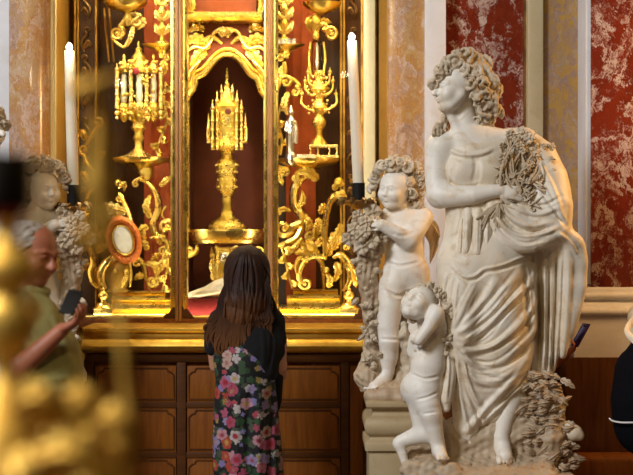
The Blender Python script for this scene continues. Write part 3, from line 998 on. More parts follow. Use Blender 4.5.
t = thing('side_dish', 'small gilded dish jutting from the mullion beside the many-turreted reliquary', 'bracket', W(163, 50, Yn), GB)
g = G(); g.plathe(163, Yn, [(2, 56), (4, 53), (9, 50), (17, 47), (21, 44.5), (19, 44), (3, 46)], 24, .6); g.build('dish', M['gold_smooth'], t)
g = G(); g.scroll(166, 58, 4, Yn, 200, 1.2, 1.4, [(160, 52), (161, 57)]); g.leaf([(163, 60), (165, 68, 2), (161, 78)], 3.5, Yn); g.build('volute', M['gold'], t)
t = thing('gilded_candlestick', 'slender gilded candlestick on the small dish by the dark mullion near the turreted reliquary', 'candlestick', W(162, 45, Yn), 'slender candlesticks by the mullions')
g = G(); g.plathe(162, Yn, [(7, 44.5), (6.5, 42), (3, 40), (2, 36), (4, 32), (5, 28), (2, 24), (2.5, 18), (5, 13), (3, 8), (2, 4), (4.5, -2), (3, -12)], 16, .9, 2); g.build('stem', M['gold'], t)
g = G()
for v in (30, 16, 2):
    for s_ in (-1, 1): g.leaf([(162, v + 4, 2), (162 + 5 * s_, v, 3), (162 + 7 * s_, v - 7, 1)], 3, Yn, 3, n=12)
g.build('leafage', M['gold_pale'], t)

# many-turreted reliquary
t = thing('turreted_reliquary', 'gold reliquary with three crystal turrets standing on the carved console', 'reliquary', W(139, 160, Yn))
g = G(); g.plathe(138, Yn, [(20, 160), (20, 158), (17, 156.5), (13, 155), (8, 152), (5, 149)], 28, .7); beadring(g, 138, 157.4, 18, 22, Yn, 1.1, .7); g.build('foot', M['gold_pale'], t)
g = G(); g.plathe(138.5, Yn, [(5, 150), (3.8, 146), (4.2, 141), (5.6, 138), (4.2, 134), (5, 131), (8, 128), (6, 124), (9, 119), (12, 114), (10, 109)], 20, .8, 2); g.build('stem', M['gold'], t)
for c in (124, 139.5, 153.5):
    w_ = 5.4 if c != 139.5 else 6.2
    g = G(); g.plathe(c, Yn - (.05 if c == 139.5 else 0), [(w_ - 1, 105), (w_ - 1, 72)], 18); g.build('crystal_cylinder', M['vial'], t)
    Yr = Yn - (.05 if c == 139.5 else 0)
    g = G(); g.plathe(c, Yr, [(1.5, 122), (4.5, 118), (w_ + .6, 112), (w_ + 1.9, 107), (w_, 104), (w_ - .6, 103)], 18); beadring(g, c, 112.5, w_ * .75, 9, Yr, 1.5, 1); beadring(g, c, 107, w_ + 1.2, 12, Yr, .9, 1); g.build('turret_base', M['gold'], t)
    tp = 66 if c != 139.5 else 62
    g = G(); g.plathe(c, Yr, [(w_, 73), (w_ + .8, 71), (w_ + .6, tp + 2), (w_ - 1, tp - 1), (2.2, tp - 5), (1.2, tp - 7), (1.8, tp - 9), (.5, tp - 12)], 18); beadring(g, c, tp + 3, w_ + .5, 10, Yr, .9, 1); g.build('turret_roof', M['gold'], t)
    g = G(); g.plathe(c, Yr, [(2.8, 102), (3.8, 96), (2.8, 90), (3.4, 84), (2.5, 79), (2.8, 76), (.8, 73)], 10); g.build('relic', M['ivory'], t)
g = G()
for c in (117, 131, 146.5, 161):
    g.ptube([(c, 109), (c, 90), (c, 70)], [2.2, 1.7, 2.2], Yn - .05, 8)
    g.pball(c, 69, 2.6, Yn - .05); g.pball(c, 113, 3.0, Yn - .05); g.pball(c, 118, 2.0, Yn - .05); g.ptube([(c, 70), (c, 63)], [1.0, .2], Yn - .05, 6)
    for v in (78, 86, 94, 101): g.pball(c, v, 2.5, Yn - .05, seg=8)
g.build('buttress', M['gold_pale'], t)
g = G(); g.plathe(138.5, Yn, [(10, 64), (8, 60), (6.5, 56), (4, 53), (3, 51), (3.6, 49), (1.2, 47), (1.5, 44), (.4, 41)], 16, .8); beadring(g, 138.5, 61, 9, 12, Yn, 1.2, .8); g.build('dome', M['gold'], t)
g = G()
for k in range(90):
    a = tw.uniform(0, 6.28); lo_ = k % 3
    v = (tw.uniform(102, 120), tw.uniform(60, 73), tw.uniform(73, 104))[lo_]; r = tw.uniform(10, 23 - max(0, v - 104) * .6) if lo_ < 2 else tw.choice((14, 8, 21))
    g.pball(139 + r * math.cos(a), v, tw.uniform(.9, 2.1), Yn - .02, abs(r * math.sin(a)) * .5 + 3, seg=6)
o = g.build('granulation', M['gold'], t); o['kind'] = 'stuff'
g = G(); g.pball(136, 71, 3.6, Yn - .10, sy=.4); g.build('garnet', M['crimson'], t)

# carved console with its scrolls
def console(name, label, lab2):
    return thing(name, label, 'console', W(*lab2), 'carved consoles in the niche')
t = console('carved_console', 'gilded rocaille console carrying the many-turreted reliquary', (142, 240, Yn))
g = G(); g.plathe(142, Yn, [(6, 170), (10, 167), (20, 164.5), (27, 162), (30, 159.5), (30.5, 157.8), (29, 157.4), (4, 157)], 36, .65); g.build('shelf', M['gold_smooth'], t)
g = G(); g.plathe(146, Yn, [(4, 180), (6.5, 176), (8, 172), (7, 168)], 18, .8); g.scroll(136, 184, 3.5, Yn, -90, -1.2, 1.5, [(150, 180), (144, 177)]); g.build('neck', M['gold'], t)
g = G(); g.scroll(168, 226, 7.2, Yn, 120, 1.3, 2.7, [(140, 180), (149, 184), (156, 194), (158.5, 207), (156, 216), (153, 224), (155, 233), (162, 239)], end_rad=1.2); g.build('great_scroll', M['gold_smooth'], t)
g = G(); g.ptube([(158, 240), (168, 243), (172, 250)], [2.5, 3, 2], Yn); g.leaf([(150, 218), (146, 206, 3), (151, 194)], 4.2, Yn - .02); g.leaf([(148, 226), (142, 230, 3), (146, 242)], 4.5, Yn - .02)
g.leaf([(160, 186), (166, 180, 2), (171, 176)], 3.4, Yn); g.ptube([(166, 206), (162, 214), (165, 220)], [1, 1.3, .8], Yn); g.build('acanthus_leaf', M['gold'], t)
g = G()
g.scroll(119, 199, 4.6, Yn - .03, -90, 1.3, 1.7, [(122, 238), (131, 226), (128, 212), (124, 203), (121, 197)]); g.pball(118, 183, 4, Yn - .03); g.leaf([(118, 187), (124, 184, 3), (124, 192)], 3, Yn - .03)
g.build('side_volute', M['gold_smooth'], t)
g = G(); g.leaf([(126, 212), (110, 208, 4), (97, 208)], 7, Yn - .05, 5); g.leaf([(120, 216), (108, 216, 3), (101, 222)], 5.5, Yn - .05, 4); g.build('plume', M['gold_pale'], t)

# oval reliquary
t = thing('oval_reliquary', 'tilted oval reliquary with a cream medallion in an orange frame', 'reliquary', W(122, 262, 9.98))
Yo = 9.98
c = W(123.5, 240, Yo); q = Yo / F


def oval(name, ru, rv, thick, mat, dy, rim=None):
    g_ = G(); n = 40; vs, fs = [], []
    R = math.radians(18)
    secs = [(.0, 0), (.86, -.3), (.97, 0), (1.0, .5), (.95, 1.0), (0, 1.0)] if rim is None else [(rim, .7), (rim, -.2), ((1 + rim) / 2, -1), (1.0, -.1), (1, 1), (rim, 1)]
    for f_, dd in secs:
        for k in range(n):
            a = 2 * math.pi * k / n
            x, z_ = max(f_, .001) * ru * math.cos(a), max(f_, .001) * rv * math.sin(a)
            vs.append((c[0] + (x * math.cos(R) + -z_ * math.sin(R)) * q, c[1] + dy + dd * thick, c[2] + (x * math.sin(R) + z_ * math.cos(R)) * q))
    for i in range(len(secs) - 1):
        for k in range(n): fs.append((i * n + k, i * n + (k + 1) % n, (i + 1) * n + (k + 1) % n, (i + 1) * n + k))
    g_.add(vs, fs)
    return g_.build(name, mat, t)


oval('backing', 16, 23, .02, M['coral'], .02)
oval('frame', 17.5, 24.5, .02, M['coral'], .0, .72)
oval('medallion', 9.2, 14.2, .02, M['ivory'], -.012)['label'] = 'cream oval medallion'
oval('medallion_rim', 11.4, 16.6, .012, M['gold_smooth'], -.01, .84)
g = G()
for k in range(22):
    a = 2 * math.pi * k / 22; R = math.radians(-18)
    x, y = 14.6 * math.cos(a), 20.6 * math.sin(a)
    g.pball(123.5 + x * math.cos(R) - y * math.sin(R), 240 + x * math.sin(R) + y * math.cos(R), 1.5, Yo - .02, seg=8)
g.build('beading', M['coral'], t)
# scroll-legged stand under the oval
t = thing('scroll_stand', 'gilded bulging stand with leaf legs under the oval reliquary', 'stand', W(114, 292, 10.05))
Ys = 10.05
g = G(); g.plathe(118, Ys, [(13, 292), (9, 288), (11, 281), (14, 274), (13, 266), (8, 260), (6, 254)], 24, .7, 3); g.build('body', M['gold_deep'], t)
g = G(); g.ptube([(91, 257), (93, 264), (90.5, 272), (93, 282), (98, 288)], [1.4, 3.4, 3.0, 3.0, 1.2], Ys - .05); g.build('leg', M['gold_smooth'], t)
g = G(); g.ptube([(112, 256), (107, 262), (101, 272), (102, 282), (106, 289)], [1.6, 4.4, 4.8, 3.6, 1.6], Ys - .09, 10); g.build('leg', M['gold_smooth'], t)
g = G(); g.ptube([(130, 262), (131, 274), (130, 287)], [1, 1.6, 1], Ys - .09); g.leaf([(120, 288, 3), (124, 280, 4), (128, 274, 2)], 3, Ys - .1); g.pball(126, 272, 3.2, Ys - .1); g.pball(115, 271, 2.2, Ys - .1); g.build('leg', M['gold'], t)
# open scroll on the stepped plinth
t = thing('crested_volute', 'gilded crested volute curling on the stepped plinth beneath the console', 'carving', W(152, 291, 10.1))
g = G(); g.scroll(152.5, 281.5, 6.2, 10.1, -50, 1.5, 1.7, [(164, 258), (159, 264), (155.5, 266), (158, 273)]); g.leaf([(158, 275), (154, 265, 4), (143, 263)], 4.2, 10.06, 3); g.leaf([(159, 272), (163, 262, 3), (166, 252)], 3.6, 10.06, 3); g.build('volute', M['gold'], t)


def plinth(name, label, steps, Y, loc, fin=None):
    t_ = thing(name, label, 'plinth', W(*loc))
    for i, (ul, ur, vt, vb, fwd) in enumerate(steps):
        g_ = G(); Yy = Y - fwd
        z = lambda v: zof(v, Yy)
        h = (z(vt) - z(vb))
        g_.moulding([(Yy, z(vb)), (Yy, z(vb) + h * .42), (Yy + .015, z(vb) + h * .52), (Yy + .03, z(vb) + h * .75), (Yy + .012, z(vb) + h * .85), (Yy + .012, z(vt))], xof(ul, Yy), xof(ur, Yy), Y + .22)
        g_.build('step', M['gold_smooth'], t_)
    return t_


plinth('stepped_plinth', 'wide gilded stepped plinth on the niche floor beneath the oval reliquary', [(112, 165, 291.5, 299, .02), (111, 170, 299, 308, .08), (109, 170, 308, 318.5, .13)], 10.05, (140, 318, 10.05))
def urn_plinth(name, label, u, Y):
    t_ = thing(name, label, 'pedestal', W(u, 318, Y))
    g_ = G(); Yy = Y
    for a, b, va, vb in ((9.5, 9.5, 309, 318.6),):
        g_.pbox(u - a, va, u + b, vb, Yy - .05, .14)
    g_.plathe(u, Y, [(11, 309), (9, 307), (7, 305.5), (6.5, 303)], 4 * 8, .8); g_.build('block', M['gold_smooth'], t_, True, .006)
    g_ = G(); g_.plathe(u, Y, [(6, 304), (3, 302), (2.6, 300), (5, 297.5), (5.4, 295), (4, 292.5), (1.8, 291), (2, 289), (.4, 287)], 18, .9); g_.build('finial', M['gold_smooth'], t_)
urn_plinth('urn_pedestal', 'small gilded pedestal with urn finial at the foot of the leaf-legged stand', 103, 9.92)
leafy_border('leaf_spine', 'spray of gilded leaves running down the mullion above the crested volute', [(166, 250), (168, 262), (166, 276), (162, 291)], 10.0, -1, 'leaf sprays by the mullions')
leafy_border('leaf_spine', 'spray of gilded leaves beside the silver statuette running up to the small dish', [(280, 155), (282, 140), (278, 122), (281, 104)], 10.2, 1, 'leaf sprays by the mullions')
leafy_border('leaf_spine', 'spray of gilded leaves hanging behind the turreted reliquary by the dark mullion', [(166, 82), (164, 100), (167, 120), (160, 140), (156, 152)], 10.25, 1, 'leaf sprays by the mullions')
leafy_border('leaf_spine', 'spray of gilded leaves running down the mullion behind the visitor\'s head', [(281, 246), (285, 258), (288, 272), (292, 288)], 10.0, 1, 'leaf sprays by the mullions')

# dim carved pilaster at the outer side of the bay, behind the candle
for u0, lab in ((86, 'dim carved gilded pilaster behind the lit candle near the grey-haired man'), (352, 'dim carved gilded pilaster behind the lit candle of the curly-haired cherub')):
    t = thing('carved_pilaster', lab, 'pilaster', W(u0, 318, 10.3), 'dim carved pilasters of the niche')
    Yd = 10.3
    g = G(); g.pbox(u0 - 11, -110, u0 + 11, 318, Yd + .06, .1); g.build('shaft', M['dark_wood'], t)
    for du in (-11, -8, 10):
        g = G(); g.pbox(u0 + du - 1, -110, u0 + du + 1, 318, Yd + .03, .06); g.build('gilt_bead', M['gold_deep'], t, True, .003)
    v = -60; k = 0
    while v < 250:
        s_ = 1 if k % 2 else -1
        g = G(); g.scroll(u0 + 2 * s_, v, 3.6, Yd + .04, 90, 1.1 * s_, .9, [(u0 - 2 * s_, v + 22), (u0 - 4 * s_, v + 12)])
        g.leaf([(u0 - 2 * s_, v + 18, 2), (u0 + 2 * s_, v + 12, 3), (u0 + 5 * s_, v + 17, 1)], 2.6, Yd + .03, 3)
        g.build('foliate_scroll', M['bronze'], t); v += 27 + 3 * (k % 3); k += 1  # gilt scrolls given dark bronze, their dimness put into the colour

# dim carved growth behind the oval reliquary and under the consoles
t = thing('carved_foliage', 'dim gilded foliage climbing behind the oval reliquary and its scroll stand', 'carving', W(92, 291, 10.25), 'carved foliage filling the niche')
Yd = 10.25
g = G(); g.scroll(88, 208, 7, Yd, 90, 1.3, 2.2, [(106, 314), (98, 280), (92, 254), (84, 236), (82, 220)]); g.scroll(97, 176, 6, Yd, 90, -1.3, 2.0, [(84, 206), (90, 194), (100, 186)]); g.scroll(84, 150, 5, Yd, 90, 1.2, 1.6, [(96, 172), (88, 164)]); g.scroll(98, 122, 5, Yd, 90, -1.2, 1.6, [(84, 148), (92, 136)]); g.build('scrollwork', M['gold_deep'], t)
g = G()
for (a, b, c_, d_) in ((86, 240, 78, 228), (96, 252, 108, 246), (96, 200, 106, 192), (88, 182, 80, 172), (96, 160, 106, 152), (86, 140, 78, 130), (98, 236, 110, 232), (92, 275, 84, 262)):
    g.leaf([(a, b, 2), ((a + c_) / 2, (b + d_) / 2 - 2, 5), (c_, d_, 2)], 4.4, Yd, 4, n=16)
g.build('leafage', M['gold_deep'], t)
t = thing('carved_foliage', 'gilded foliage curling between the console and the crested volute', 'carving', W(142, 291, 10.2), 'carved foliage filling the niche')
g = G(); g.scroll(136, 262, 5, 10.2, -90, 1.3, 1.7, [(150, 290), (146, 276), (142, 262)]); g.scroll(163, 252, 5, 10.15, 0, -1.3, 2.0, [(150, 238), (158, 238), (166, 242)]); g.build('scrollwork', M['gold'], t)
g = G()
for (a, b, c_, d_) in ((148, 250, 140, 240), (152, 262, 160, 254), (144, 276, 134, 280), (158, 244, 166, 236)):
    g.leaf([(a, b, 2), ((a + c_) / 2, (b + d_) / 2 - 2, 5), (c_, d_, 2)], 4.0, 10.15, 4, n=16)
g.build('leafage', M['gold'], t)
t = thing('carved_foliage', 'gilded foliage rising between the console scroll and the tall frond', 'carving', W(312, 258, 10.2), 'carved foliage filling the niche')
g = G(); g.scroll(311, 236, 5.5, 10.2, 90, 1.3, 2.0, [(324, 291), (322, 264), (314, 254), (306, 246)]); g.scroll(318, 222, 4.2, 10.2, 90, -1.3, 1.6, [(310, 246), (314, 236), (322, 230)]); g.scroll(288, 252, 5, 10.12, 0, -1.3, 2.2, [(302, 238), (298, 244), (294, 248)]); g.build('scrollwork', M['gold'], t)
g = G()
for (a, b, c_, d_) in ((308, 250, 298, 244), (316, 246, 326, 238), (312, 228, 304, 218), (320, 214, 326, 204), (334, 250, 342, 236), (334, 250, 332, 232), (334, 250, 326, 238), (345, 250, 352, 240)):
    g.leaf([(a, b, 2), ((a + c_) / 2, (b + d_) / 2 - 2, 5), (c_, d_, 2)], 4.4, 10.16, 4, n=16)
g.build('leafage', M['gold_smooth'], t)

# ===== middle bay
t = thing('gothic_monstrance', 'tall gold monstrance with pinnacled tower standing in the middle arch', 'reliquary', W(227, 229, 10.12))
Ym, um = 10.12, 227
g = G(); g.plathe(um, Ym, [(18.5, 229), (18.5, 226.5), (16.5, 225), (16, 222), (12.5, 220), (8.5, 217.5), (6, 214), (5, 209)], 8 * 4, .8); beadring(g, um, 225.5, 17.2, 26, Ym, 1.0, .8); rosettes(g, um, 221, 9, 6, Ym - .05, 1.2); g.build('foot', M['gold'], t)
g = G(); g.plathe(um, Ym, [(5, 210), (4.4, 205), (5.2, 200), (5, 196), (7.5, 193), (9.6, 189), (10, 184), (9, 178), (9.6, 173), (11, 167), (10, 162), (7, 158.5), (5.4, 155), (7.6, 152), (6, 149)], 16, .9, 2); g.build('stem', M['gold'], t)
g = G()
for v, r in ((187, 9.6), (180, 8.6), (172, 9.6), (165, 10.8)): beadring(g, um, v, r, 12, Ym, 1.5, .9)
g.build('knop_bosses', M['gold_pale'], t)
g = G(); g.plathe(um, Ym, [(7, 151), (14, 148.5), (16, 146), (14, 143), (13, 138), (13.2, 126), (13.6, 118), (14.2, 110), (15, 107), (12.5, 104), (10, 100), (7.5, 95), (4.4, 90), (2.6, 84), (1.4, 78), (2, 76), (1, 74), (1.4, 72), (.4, 67)], 8 * 3, .85); g.build('tower', M['gold'], t)
for u_, vt, vb, r in ((-10, 90, 112, 1.7), (10, 90, 112, 1.7), (-14.5, 99, 118, 1.6), (14.5, 99, 118, 1.6), (-18.5, 113, 143, 1.7), (18.5, 113, 143, 1.7), (-5.5, 84, 100, 1.4), (5.5, 84, 100, 1.4)):
    g = G(); g.plathe(um + u_, Ym - .05, [(r * 1.3, vb), (r, vb - 1.5), (r, (vt + vb) / 2 + 2), (r * 1.7, (vt + vb) / 2), (r * .9, (vt + vb) / 2 - 2), (.2, vt)], 10); g.build('pinnacle', M['gold_pale'], t)
g = G()
for u_ in (-14.5, -9.5, 9.5, 14.5):
    g.ptube([(um + u_, 150), (um + u_, 130), (um + u_, 110)], [1.6, 1.2, 1.5], Ym - .08, 8)
    for v in (112, 121, 130, 139, 147): g.pball(um + u_, v, 1.9, Ym - .09, seg=8)
for u_ in (-16.5, 16.5): g.ptube([(um + u_ * .8, 144), (um + u_ * 1.15, 140), (um + u_ * 1.2, 128)], [1.4, 1.2, .7], Ym - .06, 8)
g.build('buttress', M['gold_pale'], t)
g = G(); g.pball(um + 1, 111.5, 3.2, Ym - .115, sy=.4); g.build('hole_shade', M['maroon'], t)  # solid maroon disc, the hole's darkness put into its colour
g = G(); g.plathe(um, Ym - .10, [(5, 144), (5.2, 138), (4.6, 126), (4, 120), (2, 117)], 16); g.build('crystal', M['vial'], t)

t = thing('gilded_urn', 'gilded flame-like vase with a dark silvered ball beneath the bowed shelf', 'vase', W(224, 292, 10.08))
Yu = 10.08
g = G(); g.plathe(224, Yu, [(10, 293), (8, 290), (5, 286), (6.5, 279), (9.5, 271), (11, 262), (10, 254), (11.5, 247)], 20, .8, 3); g.build('body', M['gold'], t)
g = G()
for du in (-10, -4, 3, 9):
    g.leaf([(224 + du * .5, 289, 6), (224 + du * 1.05, 272, 8), (224 + du * 1.25, 246, 5)], 4.2, Yu, 4)
g.build('acanthus_leaf', M['gold_pale'], t)
g = G(); g.pball(225, 257.5, 6.5, Yu - .09); g.build('ball', M['silver'], t)
g = G(); g.ptube([(215, 246), (222, 249), (230, 249), (238, 246)], [1.4, 1.8, 1.4], Yu - .06); g.build('rim', M['gold_smooth'], t)
# cushion / cloth
s = S(10.0)
s.ell(214, 291, 0, 32, 22, 6, roll=-12, k=4); s.ell(232, 284, 0, 22, 18, 8, roll=-8, k=8)
s.ridge([(190, 296), (205, 289), (225, 281)], 2.5, 1.0); s.ridge([(198, 300), (215, 294), (236, 290)], 2.5, -1.0); s.ridge([(205, 300), (222, 297), (240, 296)], 2, .8)
o = s.build('linen_cushion', M['lace'], None, 1.2, origin=W(214, 298, 10.0)); tag(o, 'rumpled white linen cushion on the crimson cloth beneath the gilded vase', 'cushion')
g = G(); g.moulding([(9.88, NZ0 + .002), (9.875, zof(300, 9.88) - .01), (9.885, zof(299, 9.88)), (9.93, zof(298, 9.88))], xof(187.5, 9.88), xof(265, 9.88), 10.3)
o = g.build('crimson_cloth', M['crimson']); tag(o, 'crimson cloth covering the floor of the middle bay under the cushion', 'cloth')

# ===== right bay
t = thing('dish_bracket', 'gilded dish on a volute stem high above the gold candelabrum', 'bracket', W(320, 30, Yn), GB)
g = G(); g.plathe(322, Yn, [(2, 15), (6, 13), (12, 11), (17, 7), (19.5, 3.5), (20, 2.4), (17, 3), (4, 6)], 28, .7); g.build('dish', M['gold_smooth'], t)
g = G(); g.plathe(316, Yn, [(2.5, 40), (4, 36), (3, 32), (5, 27), (6.5, 22), (4.5, 17), (3, 14)], 18, .9, 2); g.build('stem', M['gold'], t)
g = G(); g.scroll(331, 34, 7, Yn, -160, 1.7, 2.1, [(314, 20), (320, 24), (325, 25)]); g.leaf([(312, 16), (308, 22, 3), (310, 32)], 3.4, Yn); g.leaf([(318, 24), (324, 20, 3), (332, 23)], 3, Yn); g.build('volute', M['gold'], t)

t = thing('side_dish', 'small gilded dish jutting from the mullion above the silver statuette', 'bracket', W(284, 50, Yn), GB)
g = G(); g.plathe(285, Yn, [(2, 55), (5, 52.5), (10, 50), (16, 47.5), (21, 45), (20, 44.3), (3, 46)], 24, .6); g.build('dish', M['gold_smooth'], t)
g = G(); g.scroll(281, 58, 4, Yn, -60, -1.3, 1.4, [(289, 52), (287, 57)]); g.scroll(286, 82, 6.5, Yn, 180, 1.4, 1.7, [(276, 104), (276, 92)]); g.ptube([(284, 62), (285, 70), (284, 76)], [2, 3, 2], Yn); g.scroll(295, 92, 5, Yn, -90, 1.2, 1.6, [(288, 76), (294, 80), (299, 86)]); g.build('volute', M['gold'], t)
g = G(); g.pball(283, 56, 3.2, Yn); g.leaf([(284, 66), (279, 74, 3), (278, 86)], 3.6, Yn); g.leaf([(288, 92), (284, 104, 3), (288, 116)], 3.6, Yn); g.build('acanthus_leaf', M['gold_pale'], t)
t = thing('gilded_candlestick', 'slender gilded candlestick with leaves on the small dish above the silver statuette', 'candlestick', W(284, 45, Yn), 'slender candlesticks by the mullions')
g = G(); g.plathe(284, Yn, [(8, 44.5), (8, 40), (7, 38.5), (3, 37), (2.2, 33), (4, 29), (5, 24), (2.6, 19), (3, 14), (5, 9), (3, 4), (2, 0), (5, -6), (3, -16)], 16, .9, 2); g.build('stem', M['gold'], t)
g = G()
for v in (28, 14, 0):
    for s_ in (-1, 1): g.leaf([(284, v + 5, 2), (284 + 6 * s_, v, 3), (284 + 9 * s_, v - 8, 1)], 3.4, Yn, 3, n=12)
g.build('leafage', M['gold_pale'], t)
g = G()
for u_ in (277, 282, 287, 292): g.pbox(u_, 38.5, u_ + 3.6, 43.5, Yn - .09, .03)
g.build('tray_gallery', M['silver'], t)

# branched gold reliquary
t = thing('branched_reliquary', 'gold branched reliquary with glass vessel standing on four-legged tray', 'reliquary', W(320, 158, Yn))
g = G()
g.pbox(309, 144.5, 338, 147.5, Yn - .10, .2); g.pbox(308, 155, 339, 158, Yn - .10, .2); g.build('tray', M['gold_pale'], t, True, .004)
for u_ in (310, 317.5, 329, 336.5):
    g = G(); g.ptube([(u_, 147), (u_ + .6, 151), (u_, 156)], [1.1, .8, 1.2], Yn - .09, 8); g.build('leg', M['gold_pale'], t)
g = G(); g.plathe(319, Yn, [(9, 145), (7, 141), (4, 138), (3, 134), (3.4, 130), (5, 128), (6.8, 124.5), (7, 121), (5, 117), (3.4, 114.5), (5.5, 112), (9, 108), (6, 103), (4.5, 98), (7, 93), (10, 90), (8, 86), (5, 82), (4, 76), (6, 73), (5, 71)], 20, .9, 2); g.build('stem', M['gold'], t)
g = G()
for s_, x in ((-1, 302), (1, 336)):
    g.ptube([(319, 108, 3), (319 + 8 * s_, 110, 4), (x, 104, 3), (x + .5 * s_, 96, 2)], [1.6, 1.4, 1.3, 1.1], Yn)
    g.ptube([(319, 93, 3), (319 + 7 * s_, 95, 5), (319 + 13 * s_, 90, 4), (319 + 14 * s_, 83, 3)], [1.4, 1.2, 1.1, 1], Yn)
    g.ptube([(319, 84, 3), (319 + 6 * s_, 86, 5), (319 + 10 * s_, 82, 4), (319 + 11 * s_, 74, 3)], [1.2, 1.1, 1, .9], Yn)
    for (a, b) in ((x, 94), (319 + 14 * s_, 81), (319 + 11 * s_, 72)): g.pball(a, b, 2.0, Yn, 2, seg=10); g.ptube([(a, b), (a, b - 5)], [1.0, .2], Yn - .015, 6)
g.build('branch', M['gold'], t)
g = G()
for k in range(100):
    a = tw.uniform(0, 6.28); r = tw.uniform(3, 13); v = tw.uniform(74, 114)
    g.pball(319 + r * math.cos(a), v, tw.uniform(.9, 1.8), Yn, r * math.sin(a) * .6 + 2, seg=6)
o = g.build('granulation', M['gold_pale'], t); o['kind'] = 'stuff'
g = G(); g.plathe(317, Yn, [(3, 73), (5, 71), (5.5, 64), (5.2, 52), (4.6, 42), (2, 40)], 18); g.build('glass_vessel', M['vial'], t)
g = G(); g.plathe(317, Yn, [(1.6, 71), (2.4, 62), (1.4, 54), (2.2, 48), (1, 43)], 10); g.build('relic', M['silver'], t)
g = G()
for u_ in (310.5, 323.5): g.ptube([(u_, 74), (u_ + (317 - u_) * -.25, 58), (u_, 42)], [1.1, 1.3, .9], Yn - .04, 8)
g.build('vessel_strap', M['gold'], t)

# silver statuette
s = S(10.1)
s.tube([(291, 160, 0, 6.5), (291, 157, 0, 6), (290.5, 152, 0, 3.5)], 2)
s.tube([(290.5, 152, 0, 3.2), (290.5, 140, 0, 4.6), (291, 130, 0, 5), (291, 122, 0, 4.6), (291, 117, 0, 2.4)], 3)
s.ball(291, 112.5, .5, 3.1, 1); s.tube([(287, 122, 1, 1.8), (285.5, 130, 3, 1.7), (290, 133, 5, 1.5)], 1); s.tube([(295, 122, 1, 1.8), (296.5, 130, 3, 1.7), (296, 142, 3, 1.9)], 1)
s.tube([(291, 109.5, 0, 2.2), (291, 105.5, 0, .8)], 1)
for u_ in (288.5, 291, 293.5): s.ridge([(u_, 126), (u_ - .3, 138), (u_ - .5, 150)], .9, .5)
o = s.build('silver_statuette', M['silver'], None, .55, origin=W(291, 162, 10.1)); tag(o, 'small silver statuette of a robed figure beside the branched reliquary', 'statuette')
g = G(); g.pbox(296.5, 156, 316, 159.2, 10.06, .1); beadring(g, 306, 155.5, 8, 18, 10.1, 1.1, .5)
o = g.build('pearl_tray', M['lace']); tag(o, 'low white beaded tray between the silver statuette and the branched reliquary', 'tray')

t = console('carved_console', 'gilded rocaille console carrying the silver statuette and branched reliquary', (306, 240, Yn))
g = G(); g.plathe(308, Yn, [(4, 172), (9, 169), (18, 166.5), (26, 164), (30.5, 161), (31, 159), (29, 158.6), (4, 158.4)], 36, .65); g.build('shelf', M['gold_smooth'], t)
g = G(); g.leaf([(318, 180, 3), (308, 172, 6), (296, 172, 3)], 6, Yn - .02, 4); g.leaf([(300, 186, 2), (296, 178, 4), (300, 169, 2)], 4.4, Yn - .02, 3); g.leaf([(279, 165, 2), (280, 176, 4), (283, 186, 1)], 3.6, Yn, 3); g.scroll(285, 172, 4, Yn, -60, 1.2, 1.5, [(276, 168), (281, 168)]); g.build('neck', M['gold'], t)
g = G(); g.scroll(283.5, 228, 9, Yn, -10, 1.4, 3.0, [(317, 178), (306, 177), (297, 184), (293.5, 195), (295, 206), (300, 213), (301.5, 222), (298, 232), (290, 240)][:7], end_rad=1.3); g.build('great_scroll', M['gold_smooth'], t)
g = G(); g.ptube([(301, 218), (301.5, 228), (296, 238), (286, 243), (277, 246)], [2, 3.4, 3.6, 2.4], Yn); g.build('lower_scroll', M['gold_smooth'], t)
g = G(); g.leaf([(298, 208, 3), (303, 200, 5), (302, 190, 3)], 3.4, Yn - .02, 4); g.leaf([(278, 215, 2), (282, 209, 3), (292, 211, 2)], 3, Yn, 4); g.leaf([(303, 214, 2), (308, 222, 4), (306, 232, 2)], 3.6, Yn, 4); g.build('acanthus_leaf', M['gold'], t)

t = thing('tall_frond', 'tall gilded frond curling over beside the stone flowers of the cherub', 'carving', W(326, 255, 10.0))
g = G(); g.ptube([(325, 256), (324.5, 236), (326, 218), (329, 205), (334, 197), (340, 196), (343, 200)], [2, 3, 3.2, 3.2, 3.8, 3, 1.4], 10.0, 10, 1.2); g.build('stem', M['gold_smooth'], t)
g = G(); g.leaf([(334, 196, 3), (342, 194, 6), (346, 200, 3)], 4.4, 9.98, 3); g.pball(339, 182, 5, 10.05); g.leaf([(333, 190, 1), (338, 184, 5), (345, 184, 2)], 4, 10.0, 3); g.leaf([(334, 242, 2), (339, 232, 4), (341, 222, 2)], 5, 9.98, 4); g.leaf([(316, 240, 2), (316, 228, 4), (320, 216, 2)], 3.5, 10.1, 4); g.build('leaf', M['gold'], t)

